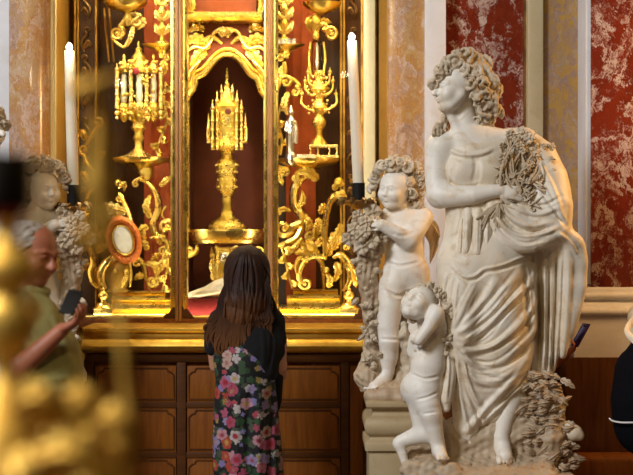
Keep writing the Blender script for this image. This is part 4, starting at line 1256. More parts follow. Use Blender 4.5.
t = thing('rocaille_arch', 'gilded rocaille scrolls arching over the stepped plinth near the cherub', 'carving', W(318, 292, 10.05))
Yk = 10.02
g = G(); g.scroll(305.5, 283, 6.3, Yk, 200, -1.4, 2.4, [(327, 258), (318, 256), (308, 258), (302, 265), (299, 274)], end_rad=2.6); g.build('volute', M['gold_smooth'], t)
g = G(); g.ptube([(308, 262), (300, 258), (296, 266), (297, 274)], [1.5, 2.6, 2.2, 1.2], Yk - .03); g.leaf([(318, 256), (312, 246, 4), (305, 240)], 4.5, Yk, 4); g.leaf([(312, 258, 2), (302, 252, 4), (294, 254, 2)], 3.6, Yk, 4); g.leaf([(328, 256), (330, 246, 4), (326, 236)], 5, Yk, 4); g.pball(326.5, 270, 3.2, Yk - .04); g.leaf([(328, 288), (330, 280, 3), (326, 272)], 4, Yk, 3); g.build('acanthus_leaf', M['gold'], t)
g = G(); g.ptube([(333, 258), (340, 255), (347, 262), (351, 272), (349, 283), (343, 291)], [1.6, 3.4, 4.6, 4.8, 3.2, 1.4], Yk - .04, 10); g.leaf([(336, 262, 4), (338, 272, 6), (334, 282, 3)], 4.5, Yk - .04, 3); g.leaf([(346, 262, 5), (354, 276, 7), (356, 288, 3)], 4, Yk - .04, 4); g.build('leaf', M['gold_smooth'], t)
plinth('stepped_plinth', 'wide gilded stepped plinth on the niche floor beneath the rocaille scrolls', [(293, 338, 290, 296.5, .02), (287, 340, 296.5, 307, .08), (279.5, 342, 307, 318.5, .13)], 10.05, (310, 318, 10.05))
urn_plinth('urn_pedestal', 'small gilded pedestal with urn finial beside the cherub\'s stone garland', 349, 9.92)

# ------------------------------------------------------------------ altar candles
def candle(label, pb, pt, r, Y, cup, plate, glabel):
    t_ = thing('altar_candle', label, 'candle', W(pb[0], pb[1], Y), 'lit altar candles')
    g_ = G(); g_.ptube([pb, pt], [r * 1.0, r * .9], Y, 20, 1, smooth=False); g_.build('wax_shaft', M['wax'], t_)
    g_ = G(); g_.ptube([(pt[0], pt[1] + .5), (pt[0], pt[1] - 3)], [.5, .35], Y, 8, smooth=False); g_.build('wick', M['black'], t_)
    c_ = W(pt[0], pt[1] - 1.0, Y); q_ = Y / F
    g_ = G(); g_.lathe(c_, [(.1 * q_, 0), (2.4 * q_, .6 * q_), (3.4 * q_, 3.0 * q_), (2.4 * q_, 5.4 * q_), (.1 * q_, 7.4 * q_)], 14); g_.build('flame', M['flame'], t_)['label'] = 'bright white flame'
    l = bpy.data.lights.new('candle_light', 'POINT'); l.energy = 5; l.color = (1, .78, .5); l.shadow_soft_size = .03
    lo = bpy.data.objects.new('candle_light', l); COL.objects.link(lo); lo.location = W(pt[0], pt[1] - 6, Y - .06)
    h = thing('candle_holder', glabel, 'candle holder', W(cup[0], plate[1], Y), 'candle holders carried by the cherubs')
    g_ = G(); g_.plathe(cup[0], Y, [(6.4, cup[2]), (6.4, cup[1]), (5.4, cup[1]), (5.2, cup[1] + 3)], 24); g_.build('cup', M['black'], h)
    g_ = G(); g_.plathe(cup[0], Y, [(3, plate[1] + 6), (8, plate[1] + 3), (plate[0] * .8, plate[1]), (plate[0], plate[1] - 2.5), (plate[0] * .96, plate[1] - 3), (6, plate[1] - 1.4), (6, cup[2] - 1)], 30); g_.build('drip_pan', M['bronze'], h)
    g_ = G()
    for k in range(10):
        a = 2 * math.pi * k / 10
        x, y = math.cos(a), math.sin(a)
        b_ = W(cup[0], plate[1] - 2, Y)
        g_.leaf([(cup[0] + x * plate[0] * .55, plate[1] - 1, -y * plate[0] * .55), (cup[0] + x * plate[0] * .9, plate[1] - 4, -y * plate[0] * .9), (cup[0] + x * plate[0] * 1.12, plate[1] + 1.5, -y * plate[0] * 1.1)], 3.4, Y, 3, n=12)
    g_.build('leafage', M['bronze'], h)
candle('tall lit white candle standing by the niche frame near the grey-haired man', (73.2, 187), (69.3, 51), 5.8, 8.7, (73.5, 185, 206), (17, 209), 'dark candle cup on a leafy bronze pan near the grey-haired man')
candle('tall lit white candle leaning slightly above the curly-haired cherub\'s stone flowers', (358.5, 185), (351.8, 41), 5.6, 8.7, (358.5, 183, 200), (19, 204), 'dark candle cup on a leafy bronze pan above the cherub\'s stone flowers')
# ------------------------------------------------------------------ marble figures
SR = 1.15          # carving resolution in photo pixels

def rosette_flower(g, u, v, r, Y, w, rr, n=6):
    """Five- or six-petalled stone flower."""
    tx, ty = rr.uniform(-.45, .45), rr.uniform(-.45, .45); r *= rr.uniform(.75, 1.2)
    for k in range(n):
        a = 2 * math.pi * k / n + rr.uniform(-.2, .2)
        x, y = math.cos(a), math.sin(a)
        g.leaf([(u, v, w), (u + x * r * .6, v + y * r * .6, w + r * (.35 + tx * x * .6 + ty * y * .6)), (u + x * r, v + y * r, w + r * (.05 + tx * x + ty * y))], r * .50, Y, 1, curl=.35, n=10, m=6)
    g.pball(u, v, r * .25, Y, w + r * .2, seg=8)


fo = random.Random(41)
def fold_set(s, pl, w_, a_):
    """A traced fold with finer wrinkles wandering beside it."""
    s.ridge(pl, w_ * fo.uniform(.85, 1.35), a_ * fo.uniform(.6, .9))
    for k in range(2):
        off = fo.choice((-1, 1)) * fo.uniform(1.6, 3.4) * w_ * .6
        q_ = [(p[0] + off * .6 + fo.uniform(-2, 2), p[1] + off * .8 + fo.uniform(-2, 2)) for p in pl]
        s.ridge(q_, w_ * fo.uniform(.4, .65), abs(a_) * fo.choice((-.34, -.25, .25, .3)))


# ================= the tall draped woman
Y0 = 8.3
lady = thing('marble_woman', 'tall aged white marble statue of a draped woman clasping flowers and twigs to her side', 'statue', W(490, 470, Y0))

b = S(Y0)
# head turned to the photo's left, chin level
yaw = 68
T = b.head(455, 88, 8, 23.5, yaw, 1, -3, ears=False, nose=.95)
b.tube([(464, 100, 2, 10.5), (464, 112, 2, 10.5), (465, 124, 1, 12), (467, 136, 0, 15)], 5)
b.tube([(449, 112, 8, 4), (458, 133, 9, 4)], 6)
# chest and shoulders
b.ell(473, 160, 0, 31, 20, 34, k=6)
b.tube([(446, 146, 0, 13), (474, 136, -1, 13), (508, 144, -3, 14)], 8)
b.ball(441, 146, 2, 13.5, 6)
# her bare arm: down to the elbow, then across the body
b.tube([(440, 148, 2, 13), (436.5, 165, 3, 11.5), (436.5, 182, 5, 11.5), (440, 195, 8, 12.5)], 5)
b.tube([(440, 195, 8, 12.5), (455, 196, 18, 10.5), (474, 195, 24, 9.2), (492, 191.5, 26, 7.2), (500, 191, 26, 6.6)], 5)
b.hand(b.P(498, 191.5, 27), np.array([1, -.12, -.08]), np.array([-.1, 1, -.25]), 34 * b.q, (22, 30, 25), .003, thumb_side=-1)
b.tube([(474, 170, 0, 14), (482, 260, 0, 16), (496, 330, 0, 14), (512, 396, 4, 12)], 4)
# feet
def foot(s, heel, toe, h, wpx, side=1):
    """heel, toe = (u,v,w) on the ground line."""
    hx, tx = np.array(heel, float), np.array(toe, float)
    d = tx - hx
    s.tube([(*(hx + d * .05 + [0, -h * .38, 0]), wpx * .50), (*(hx + d * .4 + [0, -h * .5, 0]), wpx * .52), (*(hx + d * .72 + [0, -h * .28, 0]), wpx * .46)], 3)
    s.tube([(*(hx + d * .0 + [0, -h * 1.3, 0]), wpx * .5), (*(hx + d * .3 + [0, -h * .8, 0]), wpx * .52), (*(hx + d * .7 + [0, -h * .3, 0]), wpx * .42)], 4)
    # toes spread across the photo and in depth
    ax = np.array([d[2], 0, -d[0]]) / (math.hypot(d[0], d[2]) + 1e-6)
    for k in range(5):
        o = (k - 2) * wpx * .245 * side
        ln = (1.0, .99, .95, .9, .83)[k]
        r = wpx * (.19, .14, .13, .125, .12)[k]
        p0 = hx + d * .70 + ax * o * .85 + [0, -r * 1.3, 0]
        p1 = hx + d * (.9 * ln) + ax * o * 1.08 + [0, -r * 1.6, 0]
        p2 = hx + d * (1.02 * ln) + ax * o * 1.1 + [0, -r, 0]
        s.tube([(*p0, r * 1.05), (*p1, r), (*p2, r * .95)], 1.2)
b.tube([(512, 396, 4, 12), (505, 418, 8, 9.5), (501, 436, 10, 8)], 5)
foot(b, (500, 452, 4), (507, 464.5, 26), 16, 15, 1)
b.build('body', M['statue'], lady, .95)

h = S(Y0)
cl = []
hr = random.Random(5)
for (u, v, w, R) in [(434, 84, 14, 5.5), (439, 76, 18, 5.5), (445, 70, 20, 6), (437, 71, 12, 4.5), (447, 62, 10, 6.5), (456, 61, 17, 7.5), (466, 58, 10, 8), (475, 62, 6, 8), (464, 70, 20, 7), (474, 73, 18, 7.5), (484, 72, 6, 8),
                     (470, 82, 22, 6.5), (479, 84, 18, 8), (489, 82, 8, 9), (494, 90, 4, 8), (483, 95, 17, 7.5), (476, 96, 20, 5.5), (489, 104, 11, 9), (495, 112, 4, 7.5), (483, 112, 12, 7), (480, 104, 16, 6), (492, 99, 12, 6), (478, 121, 6, 6), (488, 120, 4, 6.5),
                     (457, 54, 8, 5), (470, 52, 4, 4), (448, 67, 4, 7), (482, 66, -8, 9), (490, 88, -8, 9), (485, 106, -8, 9), (460, 60, -8, 9), (472, 58, -10, 8), (439, 78, 4, 6)]:
    cl.append((u, v, w, R))
h.ell(468, 78, -2, 25, 22, 24, k=5)
h.ell(482, 98, -2, 13, 14, 22, k=6)
h.curls(cl, 4, 2.2, 2.0)
# lock on the shoulder
h.tube([(447, 112, 0, 3), (444, 120, 4, 4.2), (438, 128, 7, 5), (436, 136, 8, 4)], 3)
h.curls([(440, 126, 8, 5), (437, 132, 9, 5), (445, 118, 5, 4)], 9, 2.0, 2)
h.noise.append((34, .0030, 3))
h.build('hair', M['statue_hair'], lady, .9)

# sleeveless tunic and long skirt
d = S(Y0)
d.ell(475, 172, 1, 31.5, 22.5, 30, k=8)
d.tube([(455, 150, 2, 13), (470, 152, 4, 16), (492, 150, 2, 15), (508, 150, -2, 15)], 10)
d.ell(462, 172, 14, 13, 11, 13, k=10); d.ell(490, 172, 15, 13, 11, 13, k=10)
d.ell(478, 205, 0, 33, 22, 30, k=10)
d.ell(481, 232, 0, 37, 25, 26, k=10)
d.ell(484, 262, 0, 47, 28, 38, k=12)
d.tube([(486, 265, -2, 40), (492, 300, -3, 40), (494, 340, -3, 37), (494, 375, -3, 32), (489, 402, -4, 24)], 12)
d.tube([(462, 268, 12, 24), (461, 300, 20, 20), (462, 334, 22, 17), (466, 362, 14, 16), (468, 395, 8, 16), (466, 425, 4, 13), (470, 441, 4, 9)], 10)
d.tube([(520, 280, 2, 16), (524, 320, 4, 14), (521, 352, 4, 12), (511, 384, 6, 13)], 8)
d.tube([(478, 396, -4, 15), (484, 424, -6, 13), (480, 442, -4, 10)], 8)
# traced folds of the skirt, and the edges of the tunic
R_ = d.ridge
R_([(448, 149), (460, 153.5), (472, 154.5), (484, 152.5), (495, 148)], 2.2, 2.0)
R_([(450, 155), (462, 160), (474, 160), (490, 156)], 2.0, -.9)
R_([(448, 178), (456, 186), (470, 187), (484, 184)], 2.2, -1.2)
R_([(452, 266), (464, 276), (474, 276), (484, 269), (494, 267), (505, 264), (520, 258), (532, 256)], 1.4, 1.5)
R_([(452, 270), (464, 280), (475, 280), (485, 273), (496, 271), (507, 268), (530, 260)], 1.5, -1.6)
for pl, w_, a_ in [
    ([(536, 276), (518, 296), (494, 322), (470, 340), (458, 344)], 3.6, 3.4),
    ([(538, 300), (518, 326), (494, 346), (472, 352), (459, 347)], 3.4, 3.2),
    ([(520, 272), (500, 298), (478, 322), (460, 338)], 3.2, 3.0),
    ([(498, 276), (484, 300), (468, 322), (457, 336)], 3.0, 2.6),
    ([(478, 280), (468, 300), (458, 318), (452, 330)], 3.0, 2.2),
    ([(528, 290), (506, 312), (484, 334), (464, 344)], 2.8, -2.6),
    ([(512, 284), (492, 308), (470, 330)], 2.6, -2.2),
    ([(540, 322), (522, 346), (502, 362), (480, 366), (462, 356)], 3.4, 3.0),
    ([(536, 348), (520, 366), (498, 380), (476, 380), (463, 364)], 3.2, 2.8),
    ([(532, 336), (514, 356), (492, 366), (470, 362)], 2.6, -2.4),
    ([(458, 346), (470, 362), (484, 372), (502, 374)], 2.6, 2.4),
    ([(457, 350), (464, 374), (474, 396), (486, 408)], 3.0, 2.8),
    ([(455, 352), (458, 382), (464, 412), (470, 436)], 2.8, 2.8),
    ([(460, 356), (466, 384), (478, 414), (482, 436)], 2.4, -2.6),
    ([(530, 362), (512, 384), (492, 404), (474, 424), (462, 438)], 3.4, 3.2),
    ([(522, 384), (504, 402), (486, 420), (472, 438)], 2.8, 2.6),
    ([(526, 372), (506, 394), (484, 416)], 2.4, -2.4),
    ([(446, 270), (443, 296), (448, 322)], 3.2, 2.2),
    ([(456, 276), (452, 300), (452, 322)], 2.6, -2.0),
    ([(532, 266), (534, 300), (534, 340)], 3.2, 2.6),
    ([(524, 268), (527, 300), (528, 330)], 2.6, -2.0),
    ([(462, 190), (458, 215), (452, 240)], 2.4, 1.4), ([(482, 192), (484, 212), (480, 232)], 2.4, 1.3), ([(470, 190), (470, 210)], 2.2, -1.2),
    ([(452, 158), (452, 176), (450, 190)], 2.2, -1.0), ([(476, 158), (477, 172), (474, 184)], 3, -1.4)]:
    fold_set(d, pl, w_, a_)
d.noise.append((6, .0022, 11))
d.build('gown', M['statue_cloth'], lady, SR)

# cloak over her far shoulder, swagged round the waist, falling at her side
c = S(Y0)
c.tube([(508, 138, -6, 11), (524, 142, -6, 15), (538, 158, -5, 19), (545, 180, -2, 23), (548, 205, 2, 25), (550, 225, 6, 22)], 8)
c.tube([(490, 205, 22, 5), (496, 222, 24, 8), (508, 238, 24, 9.5), (524, 244, 24, 9.5), (542, 240, 22, 9), (556, 232, 18, 8)], 6, n=4)
c.tube([(496, 200, 20, 6), (510, 216, 22, 8), (526, 226, 22, 8), (545, 226, 20, 8)], 6, n=3)
c.tube([(520, 205, 14, 14), (540, 215, 12, 14)], 8)
c.tube([(558, 232, 14, 9), (572, 240, 10, 9), (579, 252, 6, 7.5), (580, 285, 2, 7), (573, 318, 0, 6), (566, 340, -2, 5), (563, 350, -2, 3)], 5, n=3)
c.tube([(548, 232, -4, 15), (550, 270, -12, 14), (551, 310, -14, 13), (549, 345, -8, 11), (546, 368, -8, 9)], 7)
c.tube([(566, 246, 5, 12), (567, 285, 2, 9.5), (565, 320, 0, 8.5), (561, 345, -2, 7), (560, 353, -4, 4.5)], 6)
c.tube([(536, 250, -10, 12), (538, 300, -14, 12), (536, 350, -14, 12), (534, 380, -12, 9)], 6)
c.tube([(500, 180, -22, 24), (505, 240, -24, 32), (515, 300, -24, 32), (520, 360, -20, 28)], 12)
R_ = c.ridge
for x0_, x1_, w_, a_ in ((539, 539, 3.2, -9.0), (545.5, 545, 1.6, 1.6), (549, 548, 1.1, -4.0), (552, 550, 1.4, 1.4), (556.5, 553.5, 1.3, -5.0), (561, 557, 1.2, 1.4), (564, 560, 1.0, -1.6), (570, 565, 3.0, 1.6)):
    R_([(x0_, 252), ((x0_ + x1_) / 2 + .5, 300), (x1_, 345), (x1_ - 1, 372)], w_, a_)
for pl, w_, a_ in [
    ([(494, 212), (506, 228), (524, 236), (545, 233), (560, 226)], 2.2, 2.4), ([(494, 220), (506, 235), (524, 243), (546, 239)], 1.8, -2.4),
    ([(498, 202), (512, 218), (530, 226), (552, 222)], 2.2, 2.2), ([(498, 206), (510, 222), (528, 231), (550, 228)], 1.6, -2.2),
    ([(504, 198), (520, 210), (540, 214), (562, 206)], 2.4, 2.0), ([(510, 200), (524, 205), (545, 205), (562, 196)], 1.8, -1.8),
    ([(532, 150), (545, 172), (556, 196), (564, 222)], 2.6, 1.8), ([(540, 190), (555, 210), (566, 226)], 2.2, -1.8), ([(556, 232), (570, 243), (578, 256)], 2.4, 1.6)]:
    R_(pl, w_, a_)
c.noise.append((6, .002, 5))
c.build('cloak', M['statue_cloth'], lady, SR)

# cloth tails hanging from under her forearm
t_ = S(Y0)
t_.tube([(468, 212, 20, 5), (466, 232, 26, 6.5), (464, 252, 27, 7)], 3)
t_.tube([(478, 212, 22, 5), (478, 234, 28, 6.5), (477, 255, 29, 7.5)], 3)
t_.tube([(487, 212, 22, 4), (487, 232, 27, 4.5), (487, 254, 28, 5)], 2)
t_.ell(473, 262, 28, 30, 30, 7, k=2, sub=True)
for x in (463, 471.5, 482.5): t_.ridge([(x + 1, 214), (x, 234), (x - 1, 256)], 1.3, -2.2)
for x in (467, 477, 487): t_.ridge([(x + 1, 216), (x, 236), (x, 256)], 1.6, 1.0)
t_.build('sash_tails', M['statue_cloth'], lady, .9)

# flowers and twigs held in the crook of her arm
fr = random.Random(12)
g = G()
for k in range(34):
    u0, v0 = fr.uniform(500, 526), fr.uniform(188, 204)
    u1, v1 = fr.uniform(500, 540), fr.uniform(130, 178)
    w0, w1 = fr.uniform(20, 28), fr.uniform(8, 26)
    g.ptube([(u0, v0, w0), ((u0 + u1) / 2 + fr.uniform(-12, 12), (v0 + v1) / 2 + fr.uniform(-8, 8), (w0 + w1) / 2 + 5), (u1, v1, w1)], [1.3, 1.1, .7], Y0, 6, n=4)
for k in range(30):
    a, b_ = fr.uniform(505, 535), fr.uniform(160, 205)
    g.ptube([(a, b_, 24), (a + fr.uniform(-10, 10), b_ + fr.uniform(2, 10), 29), (a + fr.uniform(-14, 14), b_ + fr.uniform(-2, 14), 25)], [1.2, 1.0, .6], Y0, 6, n=4)
g.build('twigs', M['statue_hair'], lady)
for k in range(95):
    g = G(); u, v = fr.uniform(499, 553), fr.uniform(128, 186)
    if v < 140 and (u < 508 or u > 530): continue
    if u > 538 and v < 145: continue
    rosette_flower(g, u, v, fr.uniform(3.6, 6.2), Y0, fr.uniform(10, 26) - max(0, u - 530) * .4, fr, 5)
    g.build('flower', M['statue_hair'], lady)
s = S(Y0); s.ell(522, 160, 6, 22, 12, 28, k=5); s.ell(541, 165, 2, 12, 10, 16, k=5); s.noise.append((25, .006, 2)); s.build('foliage_mass', M['statue_hair'], lady, 1.2)
g = G()
for k in range(22):
    u = fr.uniform(474, 504); g.ptube([(500, 203, 26), ((u + 500) / 2, fr.uniform(206, 212), 31), (u, fr.uniform(212, 232), 31)], [1.2, 1.2, .8], Y0, 6, n=4)
g.build('stems', M['statue_hair'], lady)

# rocky ground with leaves under her feet
s = S(Y0)

for w_, v_ in ((40, 482), (28, 478), (16, 472), (4, 465.5), (-8, 461), (-20, 458)):
    s.tube([(416, v_, w_, 12), (470, v_ + .5, w_, 12), (545, v_, w_, 12)], 5)
s.tube([(410, 470.5, 38, 9), (452, 471.5, 38, 9)], 5)
s.ell(547, 440, -4, 20, 26, 30, k=8); s.ell(548, 405, -10, 18, 20, 24, k=8); s.ell(532, 390, -10, 16, 16, 18, k=6)
s.tube([(462, 440, -10, 24), (520, 425, -14, 28)], 10)
s.tube([(440, 478, 4, 22), (540, 478, 4, 22)], 6)
s.noise.append((9, .006, 4)); s.noise.append((26, .004, 8))
s.build('rocky_ground', M['base_stone'], lady, 1.3)
g = G()
for k in range(120):
    u = fr.uniform(522, 572); v = fr.uniform(374, 470)
    if v > 440 and u < 535: continue
    if u > 566 and v < 420: continue
    a = fr.choice((0, math.pi)) + fr.uniform(-.7, .7); L = fr.uniform(9, 18); w_ = 6 + fr.uniform(4, 16) - abs(u - 545) * .35
    g.leaf([(u, v, w_), (u + math.cos(a) * L * .5, v + math.sin(a) * L * .5, w_ + 4), (u + math.cos(a) * L, v + math.sin(a) * L + fr.uniform(-3, 3), w_ + fr.uniform(-2, 3))], fr.uniform(2.6, 4.2), Y0, 3, curl=.15, n=12, m=6)
g.build('ground_leaves', M['base_stone'], lady)
s = S(Y0); s.ell(573, 433, 4, 10, 9, 8.5, k=3); s.ball(580, 436, 6, 4.2, 3); s.tube([(560, 424, 2, 5), (570, 428, 4, 6)], 4); s.build('rounded_fruit', M['statue_cloth'], lady, 1.0)
# plinth block below
g = G(); zb = zof(470, Y0 - .25)
g.box((xof(404, Y0 - .22), Y0 - .25, 0), (xof(576, Y0 - .22), Y0 + .12, zof(476, Y0 - .22))); g.build('plinth', M['base_stone'], lady, True, .012)

# ================= the small putto at her knee
Yp_ = 8.16
put = thing('marble_putto', 'small pale marble putto kneeling against the tall statue with an arm across its face', 'statue', W(425, 465, Yp_))
b = S(Yp_)
b.head(419, 305, 6, 19.5, 35, 32, 8, child=True, ears=False)
b.tube([(424, 318, 2, 8), (428, 330, 0, 9)], 4)
b.ell(430, 345, 0, 17, 13, 20, roll=6, k=6)
b.ell(428, 366, 2, 17.5, 14, 17, k=8)
b.ell(424, 386, 1, 18, 15, 17, roll=-8, k=8)
b.ball(414, 388, -4, 14, 7)
# arm raised across to the mouth
b.tube([(440, 331, 4, 8), (438, 322, 12, 7.8), (436, 314, 16, 7.6)], 4)
b.tube([(436, 313, 16, 7.6), (428, 328, 21, 6.6), (419, 340, 22, 5.6)], 4)
b.hand(b.P(421, 338, 22), np.array([-.72, .1, -.42]), np.array([0, .9, .5]), 15 * b.q, (25, 35, 30), .003)
b.tube([(416, 338, 0, 7), (412, 352, -6, 6.5), (420, 362, -10, 5.5)], 4)
# standing leg
b.tube([(424, 392, 4, 13.5), (428, 404, 7, 12.5), (431, 414, 8, 10.2)], 6)
b.tube([(431, 414, 8, 10), (434, 428, 7, 9), (437, 440, 6, 7.5), (439, 449, 5, 6.2)], 5)
foot(b, (437, 456, 4), (444, 461, 21), 10, 11)
# kneeling leg, shin trailing to the photo's left
b.tube([(418, 394, -4, 13), (421, 412, -6, 11.5), (424, 432, -4, 9.5)], 6)
b.tube([(424, 434, -4, 9.5), (413, 437, -8, 8.4), (402, 441, -9, 6.8), (399, 444, -9, 6)], 5)
b.tube([(399, 443, -9, 5.8), (402, 452, -8, 5.0), (405, 463, -6, 3.8), (405, 469, -5, 2.6)], 3)
b.ridge([(412, 374), (424, 379), (440, 376)], 1.6, -1.0); b.ridge([(416, 400), (428, 397), (438, 392)], 1.4, -1.0); b.ridge([(423, 414), (436, 412)], 1.4, -.8)
b.build('body', M['statue'], put, .8)
h = S(Yp_)
h.ell(415, 305, -2, 14.5, 15, 15, k=3)
h.curls([(409, 296, 4, 4.5), (407, 304, 4, 5), (408, 313, 4, 5), (412, 320, 2, 4.5), (413, 291, 2, 4.5), (420, 288, 2, 4.5), (428, 289, 2, 4.2), (433, 295, 0, 4), (405, 309, -6, 5), (411, 299, -8, 5), (434, 302, -2, 4)], 2, 1.8, 1.5)
h.noise.append((40, .001, 3)); h.build('hair', M['statue_hair'], put, .8)
s = S(Yp_)
s.tube([(446, 336, -6, 6), (449, 356, -4, 7), (448, 380, 0, 8), (445, 400, 3, 7), (446, 408, 4, 4.5)], 4)
s.tube([(440, 350, -8, 6), (442, 375, -4, 7), (440, 396, 0, 6)], 4)
s.ridge([(446, 340), (449, 366), (446, 402)], 1.6, 1.6); s.ridge([(443, 350), (444, 376), (441, 396)], 1.3, -1.8)
s.build('hanging_cloth', M['statue_cloth'], put, .9)
g = G()
pts = cat_rom([(431, 286), (440, 294), (447, 306), (453, 318), (452, 330), (446, 342), (444, 354)], 6)
g.ptube([(p[0], p[1], 6) for p in pts], [2.2, 2.5, 1.8], Yp_, 8, n=2)
for k in range(70):
    p = pts[fr.randrange(len(pts))]; a = fr.uniform(0, 6.28); L = fr.uniform(4, 7.5); w_ = fr.uniform(4, 11)
    g.leaf([(p[0], p[1], w_), (p[0] + math.cos(a) * L * .6, p[1] + math.sin(a) * L * .6, w_ + 2), (p[0] + math.cos(a) * L, p[1] + math.sin(a) * L, w_)], fr.uniform(1.8, 2.8), Yp_, 2, n=8, m=4)
g.build('garland', M['statue_hair'], put)
s = S(Yp_); s.tube([(404, 325, -6, 4), (406, 345, -8, 6), (407, 372, -10, 6), (408, 396, -10, 7)], 4); s.ball(404, 335, -4, 6, 4); s.ball(418, 350, 4, 4.5, 3); s.noise.append((22, .004, 3)); s.build('tree_stump', M['statue_hair'], put, .9)


# ================= the candle-bearing cherubs
def cherub(label, mirror_u, Yc, ped_label):
    mx = None if mirror_u is None else xof(mirror_u, Yc)
    base = W(395, 395, Yc)
    if mx is not None: base[0] = 2 * mx - base[0]
    t = thing('marble_cherub', label, 'statue', base, 'candle bearing cherubs')
    def Sx(): return S(Yc, mx)
    def Gb(g_, name, mat, par, **kw):
        if mx is not None: g_.v = [(2 * mx - x, y, z_) for x, y, z_ in g_.v]
        return g_.build(name, mat, par, **kw)
    b = Sx()
    b.head(395, 189, 8, 19, 36, -8, 6, child=True, ears=False)
    b.tube([(399, 202, 2, 9), (402, 213, 0, 11)], 4)
    b.ell(404, 228, 0, 21, 15, 19, roll=-4, k=7)
    b.ell(404, 250, 1, 19.5, 15, 18, k=8)
    b.ell(406, 272, 2, 23.5, 17, 19, k=9)
    b.tube([(386, 218, 2, 8.5), (403, 214, 0, 9), (422, 217, 0, 9.5)], 6)
    # near arm: shoulder, elbow low in front, forearm up to the flowers
    b.tube([(423, 218, 2, 9.6), (418, 228, 8, 9.2), (409, 240, 16, 8.8)], 5)
    b.tube([(408, 241, 17, 8.6), (396, 233, 24, 7.4), (382, 225, 27, 5.8)], 4)
    b.hand(b.P(384, 226, 27), np.array([-.95, .05, .28]), np.array([.05, 1, -.4]), 20 * b.q, (25, 30, 25), .003)
    b.tube([(386, 219, 2, 8.4), (376, 232, 6, 7.4), (366, 242, 10, 6)], 5)
    # legs
    b.tube([(393, 286, 4, 14.5), (390, 305, 7, 13), (388, 326, 8, 11.2), (389, 340, 8, 9.6)], 7)
    b.tube([(389, 341, 8, 9.6), (389, 356, 4, 9.4), (388, 368, 2, 7), (385, 377, 2, 6.2)], 5)
    foot(b, (388, 386, 0), (369, 390, 12), 10, 11, 1)
    b.tube([(417, 286, 0, 14), (419, 310, 2, 12.5), (418, 336, 4, 10.5), (417, 358, 0, 9), (416, 376, -2, 6.6)], 7)
    b.tube([(416, 376, -2, 6.6), (416, 384, -3, 6)], 4); foot(b, (416, 387, -4), (412, 391, 16), 10, 11, 1)
    b.ridge([(386, 262), (400, 266), (420, 262)], 1.8, -1.0); b.ridge([(384, 290), (398, 296), (408, 292), (424, 290)], 1.8, -1.6); b.ridge([(380, 339), (398, 340)], 1.6, -.9)
    b.ridge([(390, 232), (402, 236), (416, 232)], 1.8, -.8)
    b.build('body', M['statue'], t, .9)
    h = Sx()
    h.ell(402, 182, -4, 21, 18, 19, k=4)
    rr = random.Random(21)
    h.curls([(374, 178, 8, 5.5), (373, 188, 6, 5), (376, 170, 10, 5.5), (382, 166, 14, 5.5), (391, 165, 16, 6), (400, 165, 16, 6), (409, 168, 14, 6), (416, 174, 10, 6), (420, 183, 6, 6.5), (420, 194, 4, 6), (416, 203, 4, 6), (412, 192, 12, 5.5), (410, 182, 16, 5), (414, 211, 2, 5), (404, 170, 4, 7), (388, 162, 4, 5.5), (376, 196, 2, 4), (396, 159, 6, 4.5), (406, 161, 6, 4.5), (374, 204, 2, 3.5), (422, 189, -6, 6), (416, 170, -6, 7)], 6, 1.9, 1.8)
    h.noise.append((40, .001, 3)); h.build('hair', M['statue_hair'], t, .85)
    g_ = G(); rr = random.Random(8)
    for k in range(16):
        a = math.pi + math.pi * k / 15
        rosette_flower(g_, 397 + 24 * math.cos(a), 180 + 17 * math.sin(a), 4.2, Yc, 10 + 8 * abs(math.sin(a)), rr, 5)
    Gb(g_, 'flower_wreath', M['statue_hair'], t)
    # flowers held up under the candle, and the garland that falls from them
    for k in range(11):
        a = k * 2.4; rad = math.sqrt(k / 11)
        u, v = 365 + 19 * rad * math.cos(a), 231 + 22 * rad * math.sin(a)
        g_ = G(); rosette_flower(g_, u, v, rr.uniform(7, 9.5), Yc, 29 - 16 * rad * rad, rr, 5)
        Gb(g_, 'flower', M['statue_hair'], t)
    s = Sx()
    s.ell(364, 230, 12, 15, 12, 16, k=5); s.ell(372, 246, 12, 12, 11, 11, k=5)
    s.tube([(370, 250, 8, 9), (369, 275, 4, 9), (372, 300, 0, 10), (373, 325, -4, 9), (374, 350, -8, 11), (372, 375, -6, 13)], 6)
    s.tube([(364, 250, 10, 5), (361, 270, 8, 6), (367, 295, 6, 5), (370, 318, 4, 5)], 5)
    s.ell(368, 376, -4, 14, 15, 14, k=6); s.ell(398, 388, -6, 34, 24, 8, k=6)
    s.tube([(404, 300, -14, 12), (404, 340, -14, 13), (404, 380, -12, 16)], 8)
    s.noise.append((24, .005, 6)); s.noise.append((9, .004, 2)); s.build('tree_trunk', M['base_stone'], t, 1.1)
    g_ = G()
    for k in range(46):
        v = rr.uniform(250, 372); u = 368 + rr.uniform(-9, 9) + (2 if v > 300 else -1); a = rr.uniform(0, 6.28); L = rr.uniform(6, 11)
        g_.leaf([(u, v, 10), (u + math.cos(a) * L * .5, v + math.sin(a) * L * .5, 14), (u + math.cos(a) * L, v + math.sin(a) * L, 10)], rr.uniform(2.5, 4), Yc, 3, n=10, m=4)
    Gb(g_, 'ivy_leaves', M['statue_hair'], t)
    # wing behind the shoulder
    g_ = G()
    for k in range(9):
        f_ = k / 8
        g_.leaf([(424 - f_ * 3, 218 + f_ * 8, -14), (433 + f_ * 3 - k * .3, 226 + f_ * 16, -18), (440 - f_ * 10, 238 + f_ * 26, -16)], 5, Yc, 1, curl=.2, n=12, m=6)
    Gb(g_, 'wing', M['statue_hair'], t)
    # moulded pedestal
    p_ = thing('stone_pedestal', ped_label, 'pedestal', (base[0], Yc, 0), 'moulded cherub pedestals')
    half, cxp = 40, 404
    dmid = Yc + .02
